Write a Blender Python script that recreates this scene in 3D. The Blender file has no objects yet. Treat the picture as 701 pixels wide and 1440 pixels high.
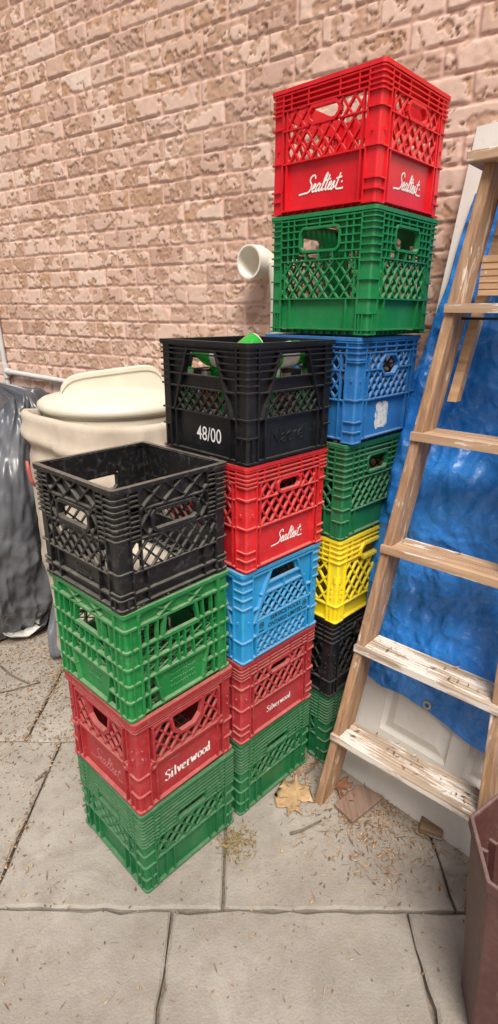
import bpy, bmesh, math, random
import numpy as np
from mathutils import Vector, Matrix
R = math.radians
rng = random.Random(7)
scene = bpy.context.scene
col = scene.collection

# ------------------------------------------------------------------ helpers
class MB:
    """collects faces; build() links them as ONE mesh object"""
    def __init__(self):
        self.v = []; self.f = []
    def add(self, vs, fs):
        o = len(self.v)
        self.v += [tuple(map(float, p)) for p in vs]
        self.f += [tuple(i + o for i in f) for f in fs]
    def hexa(self, b, t):                       # 4 bottom pts, 4 top pts
        self.add(list(b) + list(t), [(3,2,1,0),(4,5,6,7),(0,1,5,4),(1,2,6,5),(2,3,7,6),(3,0,4,7)])
    def box(self, x0, x1, y0, y1, z0, z1):
        self.hexa([(x0,y0,z0),(x1,y0,z0),(x1,y1,z0),(x0,y1,z0)], [(x0,y0,z1),(x1,y0,z1),(x1,y1,z1),(x0,y1,z1)])
    def prism(self, pts, vec):
        n = len(pts); q = [tuple(p[i] + vec[i] for i in range(3)) for p in pts]
        self.add(list(pts) + q, [tuple(range(n))[::-1], tuple(range(n, 2*n))] + [(i, (i+1) % n, n+(i+1) % n, n+i) for i in range(n)])
    def tube(self, path, rad, n=8, cap=True):
        P = [Vector(p) for p in path]
        rads = rad if hasattr(rad, '__len__') else [rad]*len(P)
        ref = Vector((0,0,1)) if abs((P[1]-P[0]).normalized().z) < .9 else Vector((1,0,0))
        vs = []; fs = []
        for i, p in enumerate(P):
            d = (P[min(i+1, len(P)-1)] - P[max(i-1, 0)]).normalized()
            a = d.cross(ref).normalized(); b = d.cross(a)
            for k in range(n):
                t = 2*math.pi*k/n
                vs.append(p + (a*math.cos(t) + b*math.sin(t))*rads[i])
        for i in range(len(P)-1):
            for k in range(n):
                fs.append((i*n+k, i*n+(k+1) % n, (i+1)*n+(k+1) % n, (i+1)*n+k))
        if cap:
            fs.append(tuple(range(n))); fs.append(tuple(range((len(P)-1)*n, len(P)*n))[::-1])
        self.add(vs, fs)
    def lathe(self, prof, n=32, c=(0,0,0), close=True):
        vs = []; fs = []
        for r, z in prof:
            for k in range(n):
                t = 2*math.pi*k/n
                vs.append((c[0]+r*math.cos(t), c[1]+r*math.sin(t), c[2]+z))
        m = len(prof)
        for i in range(m-1):
            for k in range(n):
                fs.append((i*n+k, i*n+(k+1) % n, (i+1)*n+(k+1) % n, (i+1)*n+k))
        if close:
            fs.append(tuple(range(n))[::-1]); fs.append(tuple(range((m-1)*n, m*n)))
        self.add(vs, fs)
    def grid(self, pts):                        # pts[j][i]
        m = len(pts); n = len(pts[0])
        self.add([p for row in pts for p in row], [(j*n+i, j*n+i+1, (j+1)*n+i+1, (j+1)*n+i) for j in range(m-1) for i in range(n-1)])
    def build(self, name, mat, parent=None, smooth=False, recalc=True, angle=None):
        me = bpy.data.meshes.new(name)
        me.from_pydata(self.v, [], self.f)
        if recalc:
            bm = bmesh.new(); bm.from_mesh(me)
            bmesh.ops.recalc_face_normals(bm, faces=bm.faces)
            bm.to_mesh(me); bm.free()
        if smooth:
            me.polygons.foreach_set('use_smooth', [True]*len(me.polygons))
            if angle: me.set_sharp_from_angle(angle=R(angle))
        me.materials.append(mat)
        me.update()
        o = bpy.data.objects.new(name, me); col.objects.link(o)
        if parent: o.parent = parent
        return o

def thing(name, label, cat, loc=(0,0,0), rz=0, group=None):
    o = bpy.data.objects.new(name, None); col.objects.link(o)
    o.empty_display_size = .05
    o.location = loc; o.rotation_euler = (0,0,rz)
    return tag(o, label, cat, group)
def tag(o, label, cat, group=None, kind=None):
    if label: o['label'] = label
    if cat: o['category'] = cat
    if group: o['group'] = group
    if kind: o['kind'] = kind
    return o

# ---- value noise with numpy
_TAB = {}
def vnoise(x, y, seed=0):
    if seed not in _TAB: _TAB[seed] = np.random.RandomState(seed).rand(256, 256)
    r = _TAB[seed]
    xi = np.floor(x).astype(int); yi = np.floor(y).astype(int)
    fx = x - xi; fy = y - yi
    fx = fx*fx*fx*(fx*(fx*6-15)+10); fy = fy*fy*fy*(fy*(fy*6-15)+10)
    a = r[yi % 256, xi % 256]; b = r[yi % 256, (xi+1) % 256]
    c = r[(yi+1) % 256, xi % 256]; d = r[(yi+1) % 256, (xi+1) % 256]
    return (a*(1-fx)+b*fx)*(1-fy) + (c*(1-fx)+d*fx)*fy
def fbm(x, y, seed=0, o=4):
    s = 0; a = .5; t = 0
    for i in range(o):
        s = s + a*vnoise(x*2**i, y*2**i, seed+i); t += a; a *= .5
    return s/t
def ridge(x, y, seed=0, o=3):
    s = 0; a = .5; t = 0
    for i in range(o):
        s = s + a*(1-np.abs(2*vnoise(x*2**i, y*2**i, seed+i)-1)); t += a; a *= .5
    return s/t
def facets(x, y, seed):
    # piecewise linear noise over a jittered triangle lattice: flat facets meeting at sharp creases
    k = (x+y)*.366; xs, ys = x+k, y+k
    xi, yi = np.floor(xs), np.floor(ys); fx, fy = xs-xi, ys-yi
    key = ('f', seed)
    if key not in _TAB: _TAB[key] = np.random.RandomState(seed).rand(128,128)
    rr_ = _TAB[key]; g_ = lambda a, b: rr_[b.astype(int) % 128, a.astype(int) % 128]
    lowt = fx > fy
    n0, n3 = g_(xi,yi), g_(xi+1,yi+1); n1 = np.where(lowt, g_(xi+1,yi), g_(xi,yi+1))
    return np.where(lowt, n0+(n1-n0)*fx+(n3-n1)*fy, n0+(n1-n0)*fy+(n3-n1)*fx)
def sstep(a, b, x):
    t = np.clip((x-a)/(b-a), 0, 1); return t*t*(3-2*t)

# ------------------------------------------------------------------ materials
def lin(r, g, b):
    f = lambda c: (c/255/12.92) if c/255 <= .04045 else ((c/255+.055)/1.055)**2.4
    return (f(r), f(g), f(b), 1)
class NT:
    def __init__(self, name):
        m = bpy.data.materials.new(name); m.use_nodes = True
        self.m = m; self.t = m.node_tree; self.n = self.t.nodes; self.l = self.t.links
        self.b = self.n['Principled BSDF']
    def node(self, kind, **kw):
        n = self.n.new(kind)
        for k, v in kw.items():
            if k in n.inputs: n.inputs[k].default_value = v
            else: setattr(n, k, v)
        return n
    def link(self, a, b): self.l.new(a, b)
    def coord(self, which='Object', scale=(1,1,1)):
        c = self.node('ShaderNodeTexCoord'); mp = self.node('ShaderNodeMapping'); mp.inputs['Scale'].default_value = scale
        self.link(c.outputs[which], mp.inputs['Vector']); return mp.outputs['Vector']
    def noise(self, vec, scale, detail=4, rough=.55, dist=0):
        n = self.node('ShaderNodeTexNoise'); n.inputs['Scale'].default_value = scale; n.inputs['Detail'].default_value = detail
        n.inputs['Roughness'].default_value = rough; n.inputs['Distortion'].default_value = dist
        if vec is not None: self.link(vec, n.inputs['Vector'])
        return n.outputs['Fac']
    def ramp(self, fac, stops):
        r = self.node('ShaderNodeValToRGB'); e = r.color_ramp.elements
        while len(e) < len(stops): e.new(.5)
        for i, (p, c) in enumerate(stops): e[i].position = p; e[i].color = c if len(c) == 4 else (*c, 1)
        self.link(fac, r.inputs['Fac']); return r.outputs['Color']
    def mix(self, fac, a, b, mode='MIX'):
        m = self.node('ShaderNodeMix', data_type='RGBA', blend_type=mode)
        for s, v in ((m.inputs[0], fac), (m.inputs[6], a), (m.inputs[7], b)):
            if isinstance(v, (int, float)): s.default_value = v
            elif isinstance(v, tuple): s.default_value = v
            else: self.link(v, s)
        return m.outputs[2]
    def math(self, op, a, b=0.):
        m = self.node('ShaderNodeMath', operation=op)
        for s, v in ((m.inputs[0], a), (m.inputs[1], b)):
            if isinstance(v, (int, float)): s.default_value = v
            else: self.link(v, s)
        return m.outputs[0]
    def bump(self, h, strength=.3, dist=.01):
        b = self.node('ShaderNodeBump'); b.inputs['Strength'].default_value = strength; b.inputs['Distance'].default_value = dist
        self.link(h, b.inputs['Height']); self.link(b.outputs['Normal'], self.b.inputs['Normal'])
    def color(self, c):
        if isinstance(c, tuple): self.b.inputs['Base Color'].default_value = c
        else: self.link(c, self.b.inputs['Base Color'])
    def rough(self, r):
        if isinstance(r, (int, float)): self.b.inputs['Roughness'].default_value = r
        else: self.link(r, self.b.inputs['Roughness'])

def plastic(name, c, dust=.3, rough=.42, dustcol=lin(176,168,152), scuff=.25, fade=None):
    m = NT(name); v = m.coord('Object')
    n1 = m.noise(v, 9, 5, .6); n2 = m.noise(v, 60, 4, .6)
    fade = fade or tuple(min(1, x*1.25+.012) for x in c[:3]) + (1,)
    base = m.mix(m.ramp(n1, [(.3,(0,0,0)),(.75,(1,1,1))]), c, fade)
    g = m.node('ShaderNodeNewGeometry'); sx = m.node('ShaderNodeSeparateXYZ'); m.link(g.outputs['Normal'], sx.inputs[0])
    up = m.math('MULTIPLY', m.math('MAXIMUM', sx.outputs[2], 0.), dust)
    blot = m.math('MULTIPLY', m.math('SUBTRACT', n2, .52), 2.2*scuff)
    blot = m.math('MAXIMUM', m.math('MULTIPLY', blot, n1), 0.)
    sc1 = m.noise(m.coord('Object', (14,14,150)), 1.0, 3, .6, .3); sc2 = m.noise(m.coord('Object', (120,120,16)), 1.0, 3, .6, .5)
    scr = m.math('MULTIPLY', m.math('MAXIMUM', m.math('SUBTRACT', m.math('MAXIMUM', sc1, sc2), .66), 0.), 5*scuff)
    blot = m.math('ADD', blot, scr)
    d = m.math('MINIMUM', m.math('ADD', m.math('MULTIPLY', up, m.math('ADD', n2, .4)), blot), .85)
    m.color(m.mix(d, base, dustcol))
    m.rough(m.math('ADD', m.math('MULTIPLY', n2, .25), rough-.1))
    m.bump(n2, .08, .004)
    return m.m

def flat(name, c, rough=.6, var=.15, scale=20, bump=.1, metal=0):
    m = NT(name); v = m.coord('Object'); n = m.noise(v, scale, 5, .6)
    lo = tuple(x*(1-var) for x in c[:3]) + (1,); hi = tuple(min(1, x*(1+var)) for x in c[:3]) + (1,)
    m.color(m.ramp(n, [(.3, lo), (.7, hi)])); m.rough(rough); m.b.inputs['Metallic'].default_value = metal
    if bump: m.bump(n, bump, .005)
    return m.m

def wood(name, c_dark, c_light, axis='z', paint=0., paintcol=lin(222,214,204), ring=34, rough=.7):
    m = NT(name)
    sc = {'x': (2.2, ring, ring), 'y': (ring, 2.2, ring), 'z': (ring, ring, 2.2)}[axis]
    v = m.coord('Object', sc); v0 = m.coord('Object')
    g = m.noise(v, 1.6, 6, .62, .6)
    big = m.noise(v0, 5, 4, .55)
    c = m.ramp(g, [(.28, c_dark), (.5, tuple((a+b)/2 for a, b in zip(c_dark, c_light))), (.72, c_light)])
    grey = tuple(.5*x + .5*sum(c_light[:3])/3*.72 for x in c_light[:3]) + (1,)
    c = m.mix(m.math('MULTIPLY', m.ramp(big, [(.45,(0,0,0)),(.7,(1,1,1))]), .45), c, grey)
    h = g
    if paint:
        sp = {'x': (6, 60, 60), 'y': (60, 6, 60), 'z': (60, 60, 6)}[axis]
        pn = m.noise(m.coord('Object', sp), .9, 6, .7, .4)
        pm = m.ramp(m.math('ADD', pn, m.math('MULTIPLY', m.math('SUBTRACT', big, .5), .5)), [(.62-paint*.3, (0,0,0)), (.66-paint*.3, (1,1,1))])
        c = m.mix(pm, c, paintcol)
    # few paint drops
    vo = m.node('ShaderNodeTexVoronoi'); vo.inputs['Scale'].default_value = 26; m.link(v0, vo.inputs['Vector'])
    dm = m.ramp(vo.outputs['Distance'], [(.07, (1,1,1)), (.1, (0,0,0))])
    dm2 = m.math('MULTIPLY', dm, m.ramp(m.noise(v0, 7, 2), [(.52,(0,0,0)),(.56,(1,1,1))]))
    c = m.mix(m.math('MULTIPLY', dm2, .8), c, paintcol)
    m.color(c); m.rough(rough); m.bump(h, .35, .004)
    return m.m

# ------------------------------------------------------------------ camera
F_PX, CAM_H, PITCH, ROLL = 771.844, 1.4804, R(19.9243), R(.4272)
cam = bpy.data.objects.new('camera', bpy.data.cameras.new('camera')); col.objects.link(cam)
cp, sp, cr, sr = math.cos(PITCH), math.sin(PITCH), math.cos(ROLL), math.sin(ROLL)
X = Vector((1,0,0)); U = Vector((0,sp,cp)); FW = Vector((0,cp,-sp))
right = X*cr + U*sr; up = -X*sr + U*cr
cam.matrix_world = Matrix(((right.x, up.x, -FW.x, 0), (right.y, up.y, -FW.y, 0), (right.z, up.z, -FW.z, CAM_H), (0,0,0,1)))
cam.data.sensor_fit = 'VERTICAL'; cam.data.sensor_height = 36; cam.data.lens = F_PX*36/1440
cam.data.clip_start = .02; cam.data.clip_end = 500
scene.camera = cam

# ------------------------------------------------------------------ light
w = bpy.data.worlds.new('World'); scene.world = w; w.use_nodes = True
SUN_EL, SUN_AZ = R(56), R(176)          # azimuth measured clockwise from +Y
sky = w.node_tree.nodes.new('ShaderNodeTexSky'); sky.sky_type = 'NISHITA'; sky.sun_disc = False
sky.sun_elevation = SUN_EL; sky.sun_rotation = SUN_AZ; sky.dust_density = 6; sky.air_density = 1; sky.ozone_density = .4
bg = w.node_tree.nodes['Background']; w.node_tree.links.new(sky.outputs[0], bg.inputs[0]); bg.inputs[1].default_value = .072
sun = bpy.data.objects.new('sun', bpy.data.lights.new('sun', 'SUN')); col.objects.link(sun)
sun.data.energy = 2.7; sun.data.angle = R(26); sun.data.color = (1, .97, .93)
sd = Vector((math.sin(SUN_AZ)*math.cos(SUN_EL), math.cos(SUN_AZ)*math.cos(SUN_EL), math.sin(SUN_EL)))
sun.rotation_euler = sd.to_track_quat('Z', 'Y').to_euler()
sun.location = (0,-2,5)
scene.view_settings.view_transform = 'Standard'; scene.view_settings.look = 'None'
scene.view_settings.exposure = .66; scene.view_settings.gamma = 1
scene.render.engine = 'CYCLES'
scene.cycles.max_bounces = 8; scene.cycles.use_denoising = True

# ------------------------------------------------------------------ ground
m = NT('concrete_paving'); v = m.coord('Object')
n1 = m.noise(v, 2.2, 6, .6); n2 = m.noise(v, 14, 6, .65); n3 = m.noise(v, 160, 3, .6)
n4 = m.noise(v, 5.5, 7, .68, .8)
c = m.ramp(n1, [(.32, lin(114,105,94)), (.52, lin(140,132,121)), (.72, lin(162,155,144))])
c = m.mix(m.math('MULTIPLY', m.ramp(n4, [(.5,(0,0,0)),(.62,(1,1,1))]), .45), c, lin(108,98,86))
c = m.mix(m.math('MULTIPLY', m.ramp(n2, [(.5,(0,0,0)),(.66,(1,1,1))]), .5), c, lin(116,104,90))
c = m.mix(m.math('MULTIPLY', n3, .3), c, lin(184,178,168))
m.color(c); m.rough(.88); m.bump(m.math('ADD', m.math('ADD', n2, n4), m.math('MULTIPLY', n3, .5)), .5, .008)
M_PAVE = m.m
m = NT('joint_soil'); v = m.coord('Object'); n = m.noise(v, 90, 5, .7)
m.color(m.ramp(n, [(.3, lin(104,93,80)), (.7, lin(150,136,118))])); m.rough(.95); m.bump(n, .6, .01); M_SOIL = m.m

g = MB(); g.add([(-60,-60,-.03),(60,-60,-.03),(60,60,-.03),(-60,60,-.03)], [(0,1,2,3)])
tag(g.build('ground', M_SOIL, recalc=False), None, None, kind='structure')
pv = MB()
SW, SH, GAP, BV = .62, .6, .005, .005
rows = [(-1.995 + k*SH, k) for k in range(0, 11)]      # a joint runs along y = 1.605
for y0, k in rows:
    off = -.683 if k % 2 == 1 else -.815
    if k == 5: off = -.683
    for i in range(-5, 9):
        x0 = off + i*SW
        dz = rng.uniform(-.004, .0)
        a, b, c_, d_ = x0+GAP/2, x0+SW-GAP/2, y0+GAP/2, y0+SH-GAP/2
        per = []; N_ = 14
        for (xa,ya),(xb,yb) in (((a,c_),(b,c_)),((b,c_),(b,d_)),((b,d_),(a,d_)),((a,d_),(a,c_))):
            for q in range(N_): per.append((xa+(xb-xa)*q/N_, ya+(yb-ya)*q/N_))
        cx_, cy_ = (a+b)/2, (c_+d_)/2
        def inset(p, v): return (p[0]+(v if p[0] < cx_ else -v)*(abs(p[0]-cx_) > SW/2-.02), p[1]+(v if p[1] < cy_ else -v)*(abs(p[1]-cy_) > SH/2-.02))
        per = [inset(p, max(-.002, rng.gauss(.001,.0016) + (.012*rng.random() if rng.random() < .05 else 0))) for p in per]
        t1 = [(*inset(p, BV*rng.uniform(.6,1.8)), dz) for p in per]; t0 = [(*p, dz-BV) for p in per]; bt = [(*p, -.029) for p in per]
        M_ = len(per)
        pv.add(bt+t0+t1, [tuple(range(2*M_,3*M_))] + [(j,(j+1)%M_,M_+(j+1)%M_,M_+j) for j in range(M_)] + [(M_+j,M_+(j+1)%M_,2*M_+(j+1)%M_,2*M_+j) for j in range(M_)])
tag(pv.build('patio', M_PAVE), None, None, kind='structure')

# ------------------------------------------------------------------ brick wall
TH = R(34); ND = np.array([math.sin(TH), math.cos(TH)]); DR = np.array([math.cos(TH), -math.sin(TH)]); WD = 1.871
CH, BL = .075, .192
def wallpt(a, z, d=0.):                     # a along the wall, d towards the viewer
    q = DR*a + ND*(WD - d)
    return (q[0], q[1], z)
def wall_relief(A, Z, fine=True):
    row = np.floor((Z-.013)/CH); zz = (Z-.013) - row*CH
    jitter = vnoise(row*7.3+.5, row*0+3.5, 5)*.04
    aa = A + 1.552 - np.where(row.astype(int) % 2 == 0, 0, BL/2) + jitter
    ci = np.floor(aa/BL); xx = aa - ci*BL
    wob = (fbm(A*22, Z*22, 31, 3)-.5)*.008
    e = np.minimum(np.minimum(zz, CH-zz) , np.minimum(xx, BL-xx)) + wob
    inb = sstep(.0028, .0065, e)
    bid = np.sin(ci*127.1 + row*311.7)*43758.5453; bid = bid - np.floor(bid)
    bid2 = np.sin(ci*269.5 + row*183.3)*43758.5453; bid2 = bid2 - np.floor(bid2)
    pat = fbm(A*9+bid*17, Z*9+bid2*9, 11, 4)
    thr = .22 + .26*bid**2
    rough = sstep(thr-.02, thr+.03, pat)            # 1 = bark-like worm-eaten texture, 0 = smooth skin
    wx = A + (fbm(A*45, Z*45, 61, 3)-.5)*.030; wz = Z + (fbm(A*45, Z*45, 71, 3)-.5)*.030
    pn = fbm(wx*26 + bid*31, wz*34 + bid2*17, 41, 3)
    lvl = .44 + .12*bid2
    plat = sstep(lvl-.02, lvl+.02, pn)
    cre = np.exp(-((pn-lvl+.012)/.022)**2)
    bark = -.0032*(1-plat) - .0024*cre + .0045*(fbm(A*85, Z*85, 81, 3)-.5)*(1.3-plat)
    skin = .003*(fbm(A*55, Z*55, 91, 3)-.5)
    h = inb*(.0068 + (bid2-.5)*.003 + rough*bark + (1-rough)*skin) + (1-inb)*.001*fbm(A*90, Z*90, 22, 2)
    return h, inb, rough*(1-plat), cre*rough*inb, bid
def build_wall():
    st = .0046
    a0, a1, z0, z1 = -3.75, .35, .35, 3.35
    na = int((a1-a0)/st)+1; nz = int((z1-z0)/st)+1
    av = np.concatenate([[-30, -12, -6], np.linspace(a0, a1, na), [2.0, 6, 20]])
    zv = np.concatenate([[-.03], np.linspace(z0, z1, nz), [4.2, 5.6]])
    A, Z = np.meshgrid(av, zv)
    h, inb, rough, cre, bid = wall_relief(A, Z)
    q = A[..., None]*DR + (WD - h)[..., None]*ND
    co = np.concatenate([q, Z[..., None]], axis=2).reshape(-1, 3)
    ny, nx = A.shape
    i = np.arange(nx-1); j = np.arange(ny-1)
    I, J = np.meshgrid(i, j); b = (J*nx+I).ravel()
    faces = np.stack([b, b+1, b+1+nx, b+nx], 1)
    me = bpy.data.meshes.new('wall_face')
    me.vertices.add(len(co)); me.vertices.foreach_set('co', co.ravel())
    me.loops.add(faces.size); me.loops.foreach_set('vertex_index', faces.ravel().astype(np.int32))
    me.polygons.add(len(faces)); me.polygons.foreach_set('loop_start', np.arange(0, faces.size, 4, dtype=np.int32))
    me.polygons.foreach_set('use_smooth', np.ones(len(faces), dtype=bool))
    me.update(calc_edges=True)
    for nm, arr in (('in_brick', inb), ('rough', rough), ('crevice', cre), ('tone', bid)):
        at = me.attributes.new(nm, 'FLOAT', 'POINT'); at.data.foreach_set('value', arr.ravel().astype(np.float32))
    m = NT('textured_brick'); v = m.coord('Object')
    def A_(nm):
        n = m.node('ShaderNodeAttribute'); n.attribute_name = nm; return n.outputs['Fac']
    n1 = m.noise(v, 45, 5, .65); n2 = m.noise(v, 4, 4, .6)
    skin = m.ramp(A_('tone'), [(0, lin(180,148,132)), (.3, lin(204,174,157)), (.6, lin(212,184,167)), (.85, lin(194,162,143)), (1, lin(218,197,182))])
    bark = m.ramp(A_('tone'), [(0, lin(160,126,106)), (.4, lin(186,152,128)), (.7, lin(172,138,114)), (1, lin(174,134,98))])
    c = m.mix(A_('rough'), skin, bark)
    c = m.mix(m.math('MULTIPLY', A_('crevice'), .8), c, lin(112,82,66))
    c = m.mix(A_('in_brick'), lin(198,162,146), c)
    c = m.mix(m.math('MULTIPLY', m.ramp(n1, [(.35,(1,1,1)),(.65,(0,0,0))]), .28), c, lin(172,136,116))
    c = m.mix(m.math('MULTIPLY', m.ramp(n2, [(.45,(0,0,0)),(.7,(1,1,1))]), .3), c, lin(214,188,174))
    m.color(c); m.rough(.9); m.bump(n1, .25, .004)
    me.materials.append(m.m)
    o = bpy.data.objects.new('brick_wall', me); col.objects.link(o)
    tag(o, 'pinkish tan textured brick house wall behind the crates', 'wall')
build_wall()

M_GALV = flat('painted_conduit', lin(186,184,180), .5, .1)
M_CREAM = flat('cream_plastic', lin(206,200,182), .38, .07, 8, .03)
M_WHITEPIPE = flat('white_pipe', lin(226,222,210), .4, .05)
def a_of(p): return p[0]*DR[0] + p[1]*DR[1]
# conduit
ct = thing('conduit_pipe', 'thin grey conduit pipe on the brick wall with a tee and a long sideways run', 'pipe', (0,0,0))
a = a_of((-1.363,3.139))
b = MB(); b.tube([wallpt(a+.022*0, 1.085, .025), wallpt(a-.012, 1.30, .025), wallpt(a-.03, 1.6, .025), wallpt(a-.06, 2.0, .025), wallpt(a-.06, 3.6, .025)], .0135, 10); b.build('riser', M_GALV, ct, True, angle=50)
b = MB(); b.tube([wallpt(a+.015, 1.165, .028), wallpt(a+1.4, 1.110, .028)], .0135, 10); b.build('side_run', M_GALV, ct, True, angle=50)
b = MB(); b.tube([wallpt(a, 1.205, .025), wallpt(a, 1.13, .025)], .019, 10); b.tube([wallpt(a, 1.166, .026), wallpt(a+.05, 1.164, .026)], .0185, 10); b.build('tee_joint', M_GALV, ct, True, angle=50)
b = MB(); b.tube([wallpt(a+.002, 1.095, .025), wallpt(a+.003, 1.07, .025)], .018, 10); b.build('end_cap', M_GALV, ct, True, angle=50)
# white vent pipe behind the tall column
vt = thing('vent_pipe', 'white vent pipe with open round mouth beside the tallest crate stack', 'pipe', (0,0,0))
b = MB()
a = a_of((.049,2.139))
b.tube([wallpt(a+.050, -.02, .05), wallpt(a+.050, 1.53, .05), wallpt(a+.046, 1.60, .055), wallpt(a+.036, 1.650, .06)], .03, 16); b.build('pipe', M_WHITEPIPE, vt, True, angle=60)
c0 = Vector(wallpt(a-.032, 1.650, .125)); ax = Vector((-.66, -.74, -.02)).normalized()
e1 = ax.cross(Vector((0,0,1))).normalized(); e2 = e1.cross(ax)
b = MB(); prof = [(.050,-.0),(.056,.0),(.056,-.05),(.040,-.10),(.034,-.10),(.046,-.05),(.050,-.0)]
vs = []; n = 28
for r_, d_ in prof:
    for k in range(n):
        t = 2*math.pi*k/n; vs.append(c0 + ax*d_ + (e1*math.cos(t)+e2*math.sin(t))*r_)
b.add(vs, [(i*n+k, i*n+(k+1)%n, (i+1)*n+(k+1)%n, (i+1)*n+k) for i in range(len(prof)-1) for k in range(n)])
b.build('mouth', M_WHITEPIPE, vt, True, angle=50)

# ------------------------------------------------------------------ milk crates
CW = .33; SK = .011; CN = .125
def clip_line(p, d, poly):
    """interval of t where p+t*d is inside the convex poly"""
    n = len(poly); area = sum(poly[i][0]*poly[(i+1)%n][1]-poly[(i+1)%n][0]*poly[i][1] for i in range(n))
    s = 1 if area > 0 else -1
    lo, hi = -9, 9
    for i in range(n):
        a = poly[i]; b_ = poly[(i+1)%n]
        ex, ey = b_[0]-a[0], b_[1]-a[1]
        nx, ny = -ey*s, ex*s                     # inward normal
        den = nx*d[0]+ny*d[1]; num = nx*(a[0]-p[0])+ny*(a[1]-p[1])
        if abs(den) < 1e-9:
            if num > 0: return None
        else:
            t = num/den
            if den > 0: lo = max(lo, t)
            else: hi = min(hi, t)
    return (lo, hi) if hi-lo > 1e-5 else None
def octo(s0, s1, z0, z1, c, asp=1.0):
    cz = c*asp
    return [(s0+c,z0),(s1-c,z0),(s1,z0+cz),(s1,z1-cz),(s1-c,z1),(s0+c,z1),(s0,z1-cz),(s0,z0+cz)]
class Face:
    """one side of a crate; s and z are fractions of its width and height, depth d in metres (0 = outer envelope)"""
    def __init__(self, k, h):
        self.mb = MB(); self.k = k; self.h = h; self.asp = CW/h
        self.c, self.s_ = [(1,0),(0,-1),(-1,0),(0,1)][k]
        self.solid = []
    def P(self, s, z, d):
        x = s*CW - CW/2; y = -CW/2 - d
        return (x*self.c - y*self.s_, x*self.s_ + y*self.c, z*self.h)
    def Q(self, s, z, d):                        # metres in the face plane
        return self.P(s/CW, z/self.h, d)
    def poly(self, pts, d0=-SK, d1=-SK-.003):
        j = rng.uniform(0, .0003); self.solid.append(pts)
        a = [self.P(s, z, d0-j) for s, z in pts]; b_ = self.P(pts[0][0], pts[0][1], d1-j)
        self.mb.prism(a, tuple(b_[i]-a[0][i] for i in range(3)))
    def skin(self, s0, s1, z0, z1): self.poly([(s0,z0),(s1,z0),(s1,z1),(s0,z1)])
    def bar(self, a, b, th=.0045, d0=-.001, d1=-SK-.0025):   # a, b fractions
        ax, ay = a[0]*CW, a[1]*self.h; bx, by = b[0]*CW, b[1]*self.h
        L = math.hypot(bx-ax, by-ay)
        if L < 1e-4: return
        nx, ny = -(by-ay)/L*th/2, (bx-ax)/L*th/2
        j = rng.uniform(0, .0008); i_ = rng.uniform(0, .0008)
        q = lambda d: [self.Q(ax+nx, ay+ny, d), self.Q(bx+nx, by+ny, d), self.Q(bx-nx, by-ny, d), self.Q(ax-nx, ay-ny, d)]
        self.mb.hexa(q(d1+i_), q(d0-j))
    def hrib(self, z, s0=CN, s1=1-CN, th=.0034, d0=0., d1=-SK-.001): self.bar((s0,z),(s1,z), th, d0, d1)
    def vrib(self, s, z0, z1, th=.0034, d0=-.0005, d1=-SK-.001): self.bar((s,z0),(s,z1), th, d0, d1)
    def ring(self, pts, th=.005, d0=.0, d1=-SK-.0035):
        for i in range(len(pts)): self.bar(pts[i], pts[(i+1) % len(pts)], th, d0, d1)
    def lattice(self, poly, sp=.023, ang=52, holes=(), th=.0042, d0=-.0025, d1=-.0105, both=True):
        P = [(s*CW, z*self.h) for s, z in poly]; H = [[(s*CW, z*self.h) for s, z in hh] for hh in holes]
        for sg in ((1,-1) if both else (1,)):
            d = (math.cos(R(ang)), sg*math.sin(R(ang))); nn = (-d[1], d[0])
            cx, cy = P[0]
            for k in range(-40, 41):
                o = (CW*.5+nn[0]*sp*(k+.5), self.h*.5+nn[1]*sp*(k+.5))
                iv = clip_line(o, d, P)
                if not iv: continue
                segs = [iv]
                for hh in H:
                    c_ = clip_line(o, d, hh)
                    if not c_: continue
                    ns = []
                    for lo, hi in segs:
                        if c_[0] > lo: ns.append((lo, min(hi, c_[0])))
                        if c_[1] < hi: ns.append((max(lo, c_[1]), hi))
                    segs = [q for q in ns if q[1]-q[0] > .002]
                for lo, hi in segs:
                    a = (o[0]+d[0]*lo, o[1]+d[1]*lo); b_ = (o[0]+d[0]*hi, o[1]+d[1]*hi)
                    self.bar((a[0]/CW, a[1]/self.h), (b_[0]/CW, b_[1]/self.h), th, d0 - (0 if sg > 0 else .0009), d1)
    def holed_skin(self, s0, s1, z0, z1, h, ch):
        a, b_, c_, d_ = h                         # hole s0,s1,z0,z1 with chamfer ch
        if a > s0: self.skin(s0, a, z0, z1)
        if s1 > b_: self.skin(b_, s1, z0, z1)
        if c_ > z0: self.skin(a, b_, z0, c_)
        if z1 > d_: self.skin(a, b_, d_, z1)
        cz = ch*self.asp
        for tri in ([(a,c_),(a+ch,c_),(a,c_+cz)], [(b_,c_),(b_,c_+cz),(b_-ch,c_)], [(b_,d_),(b_-ch,d_),(b_,d_-cz)], [(a,d_),(a,d_-cz),(a+ch,d_)]):
            self.poly(tri)

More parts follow.
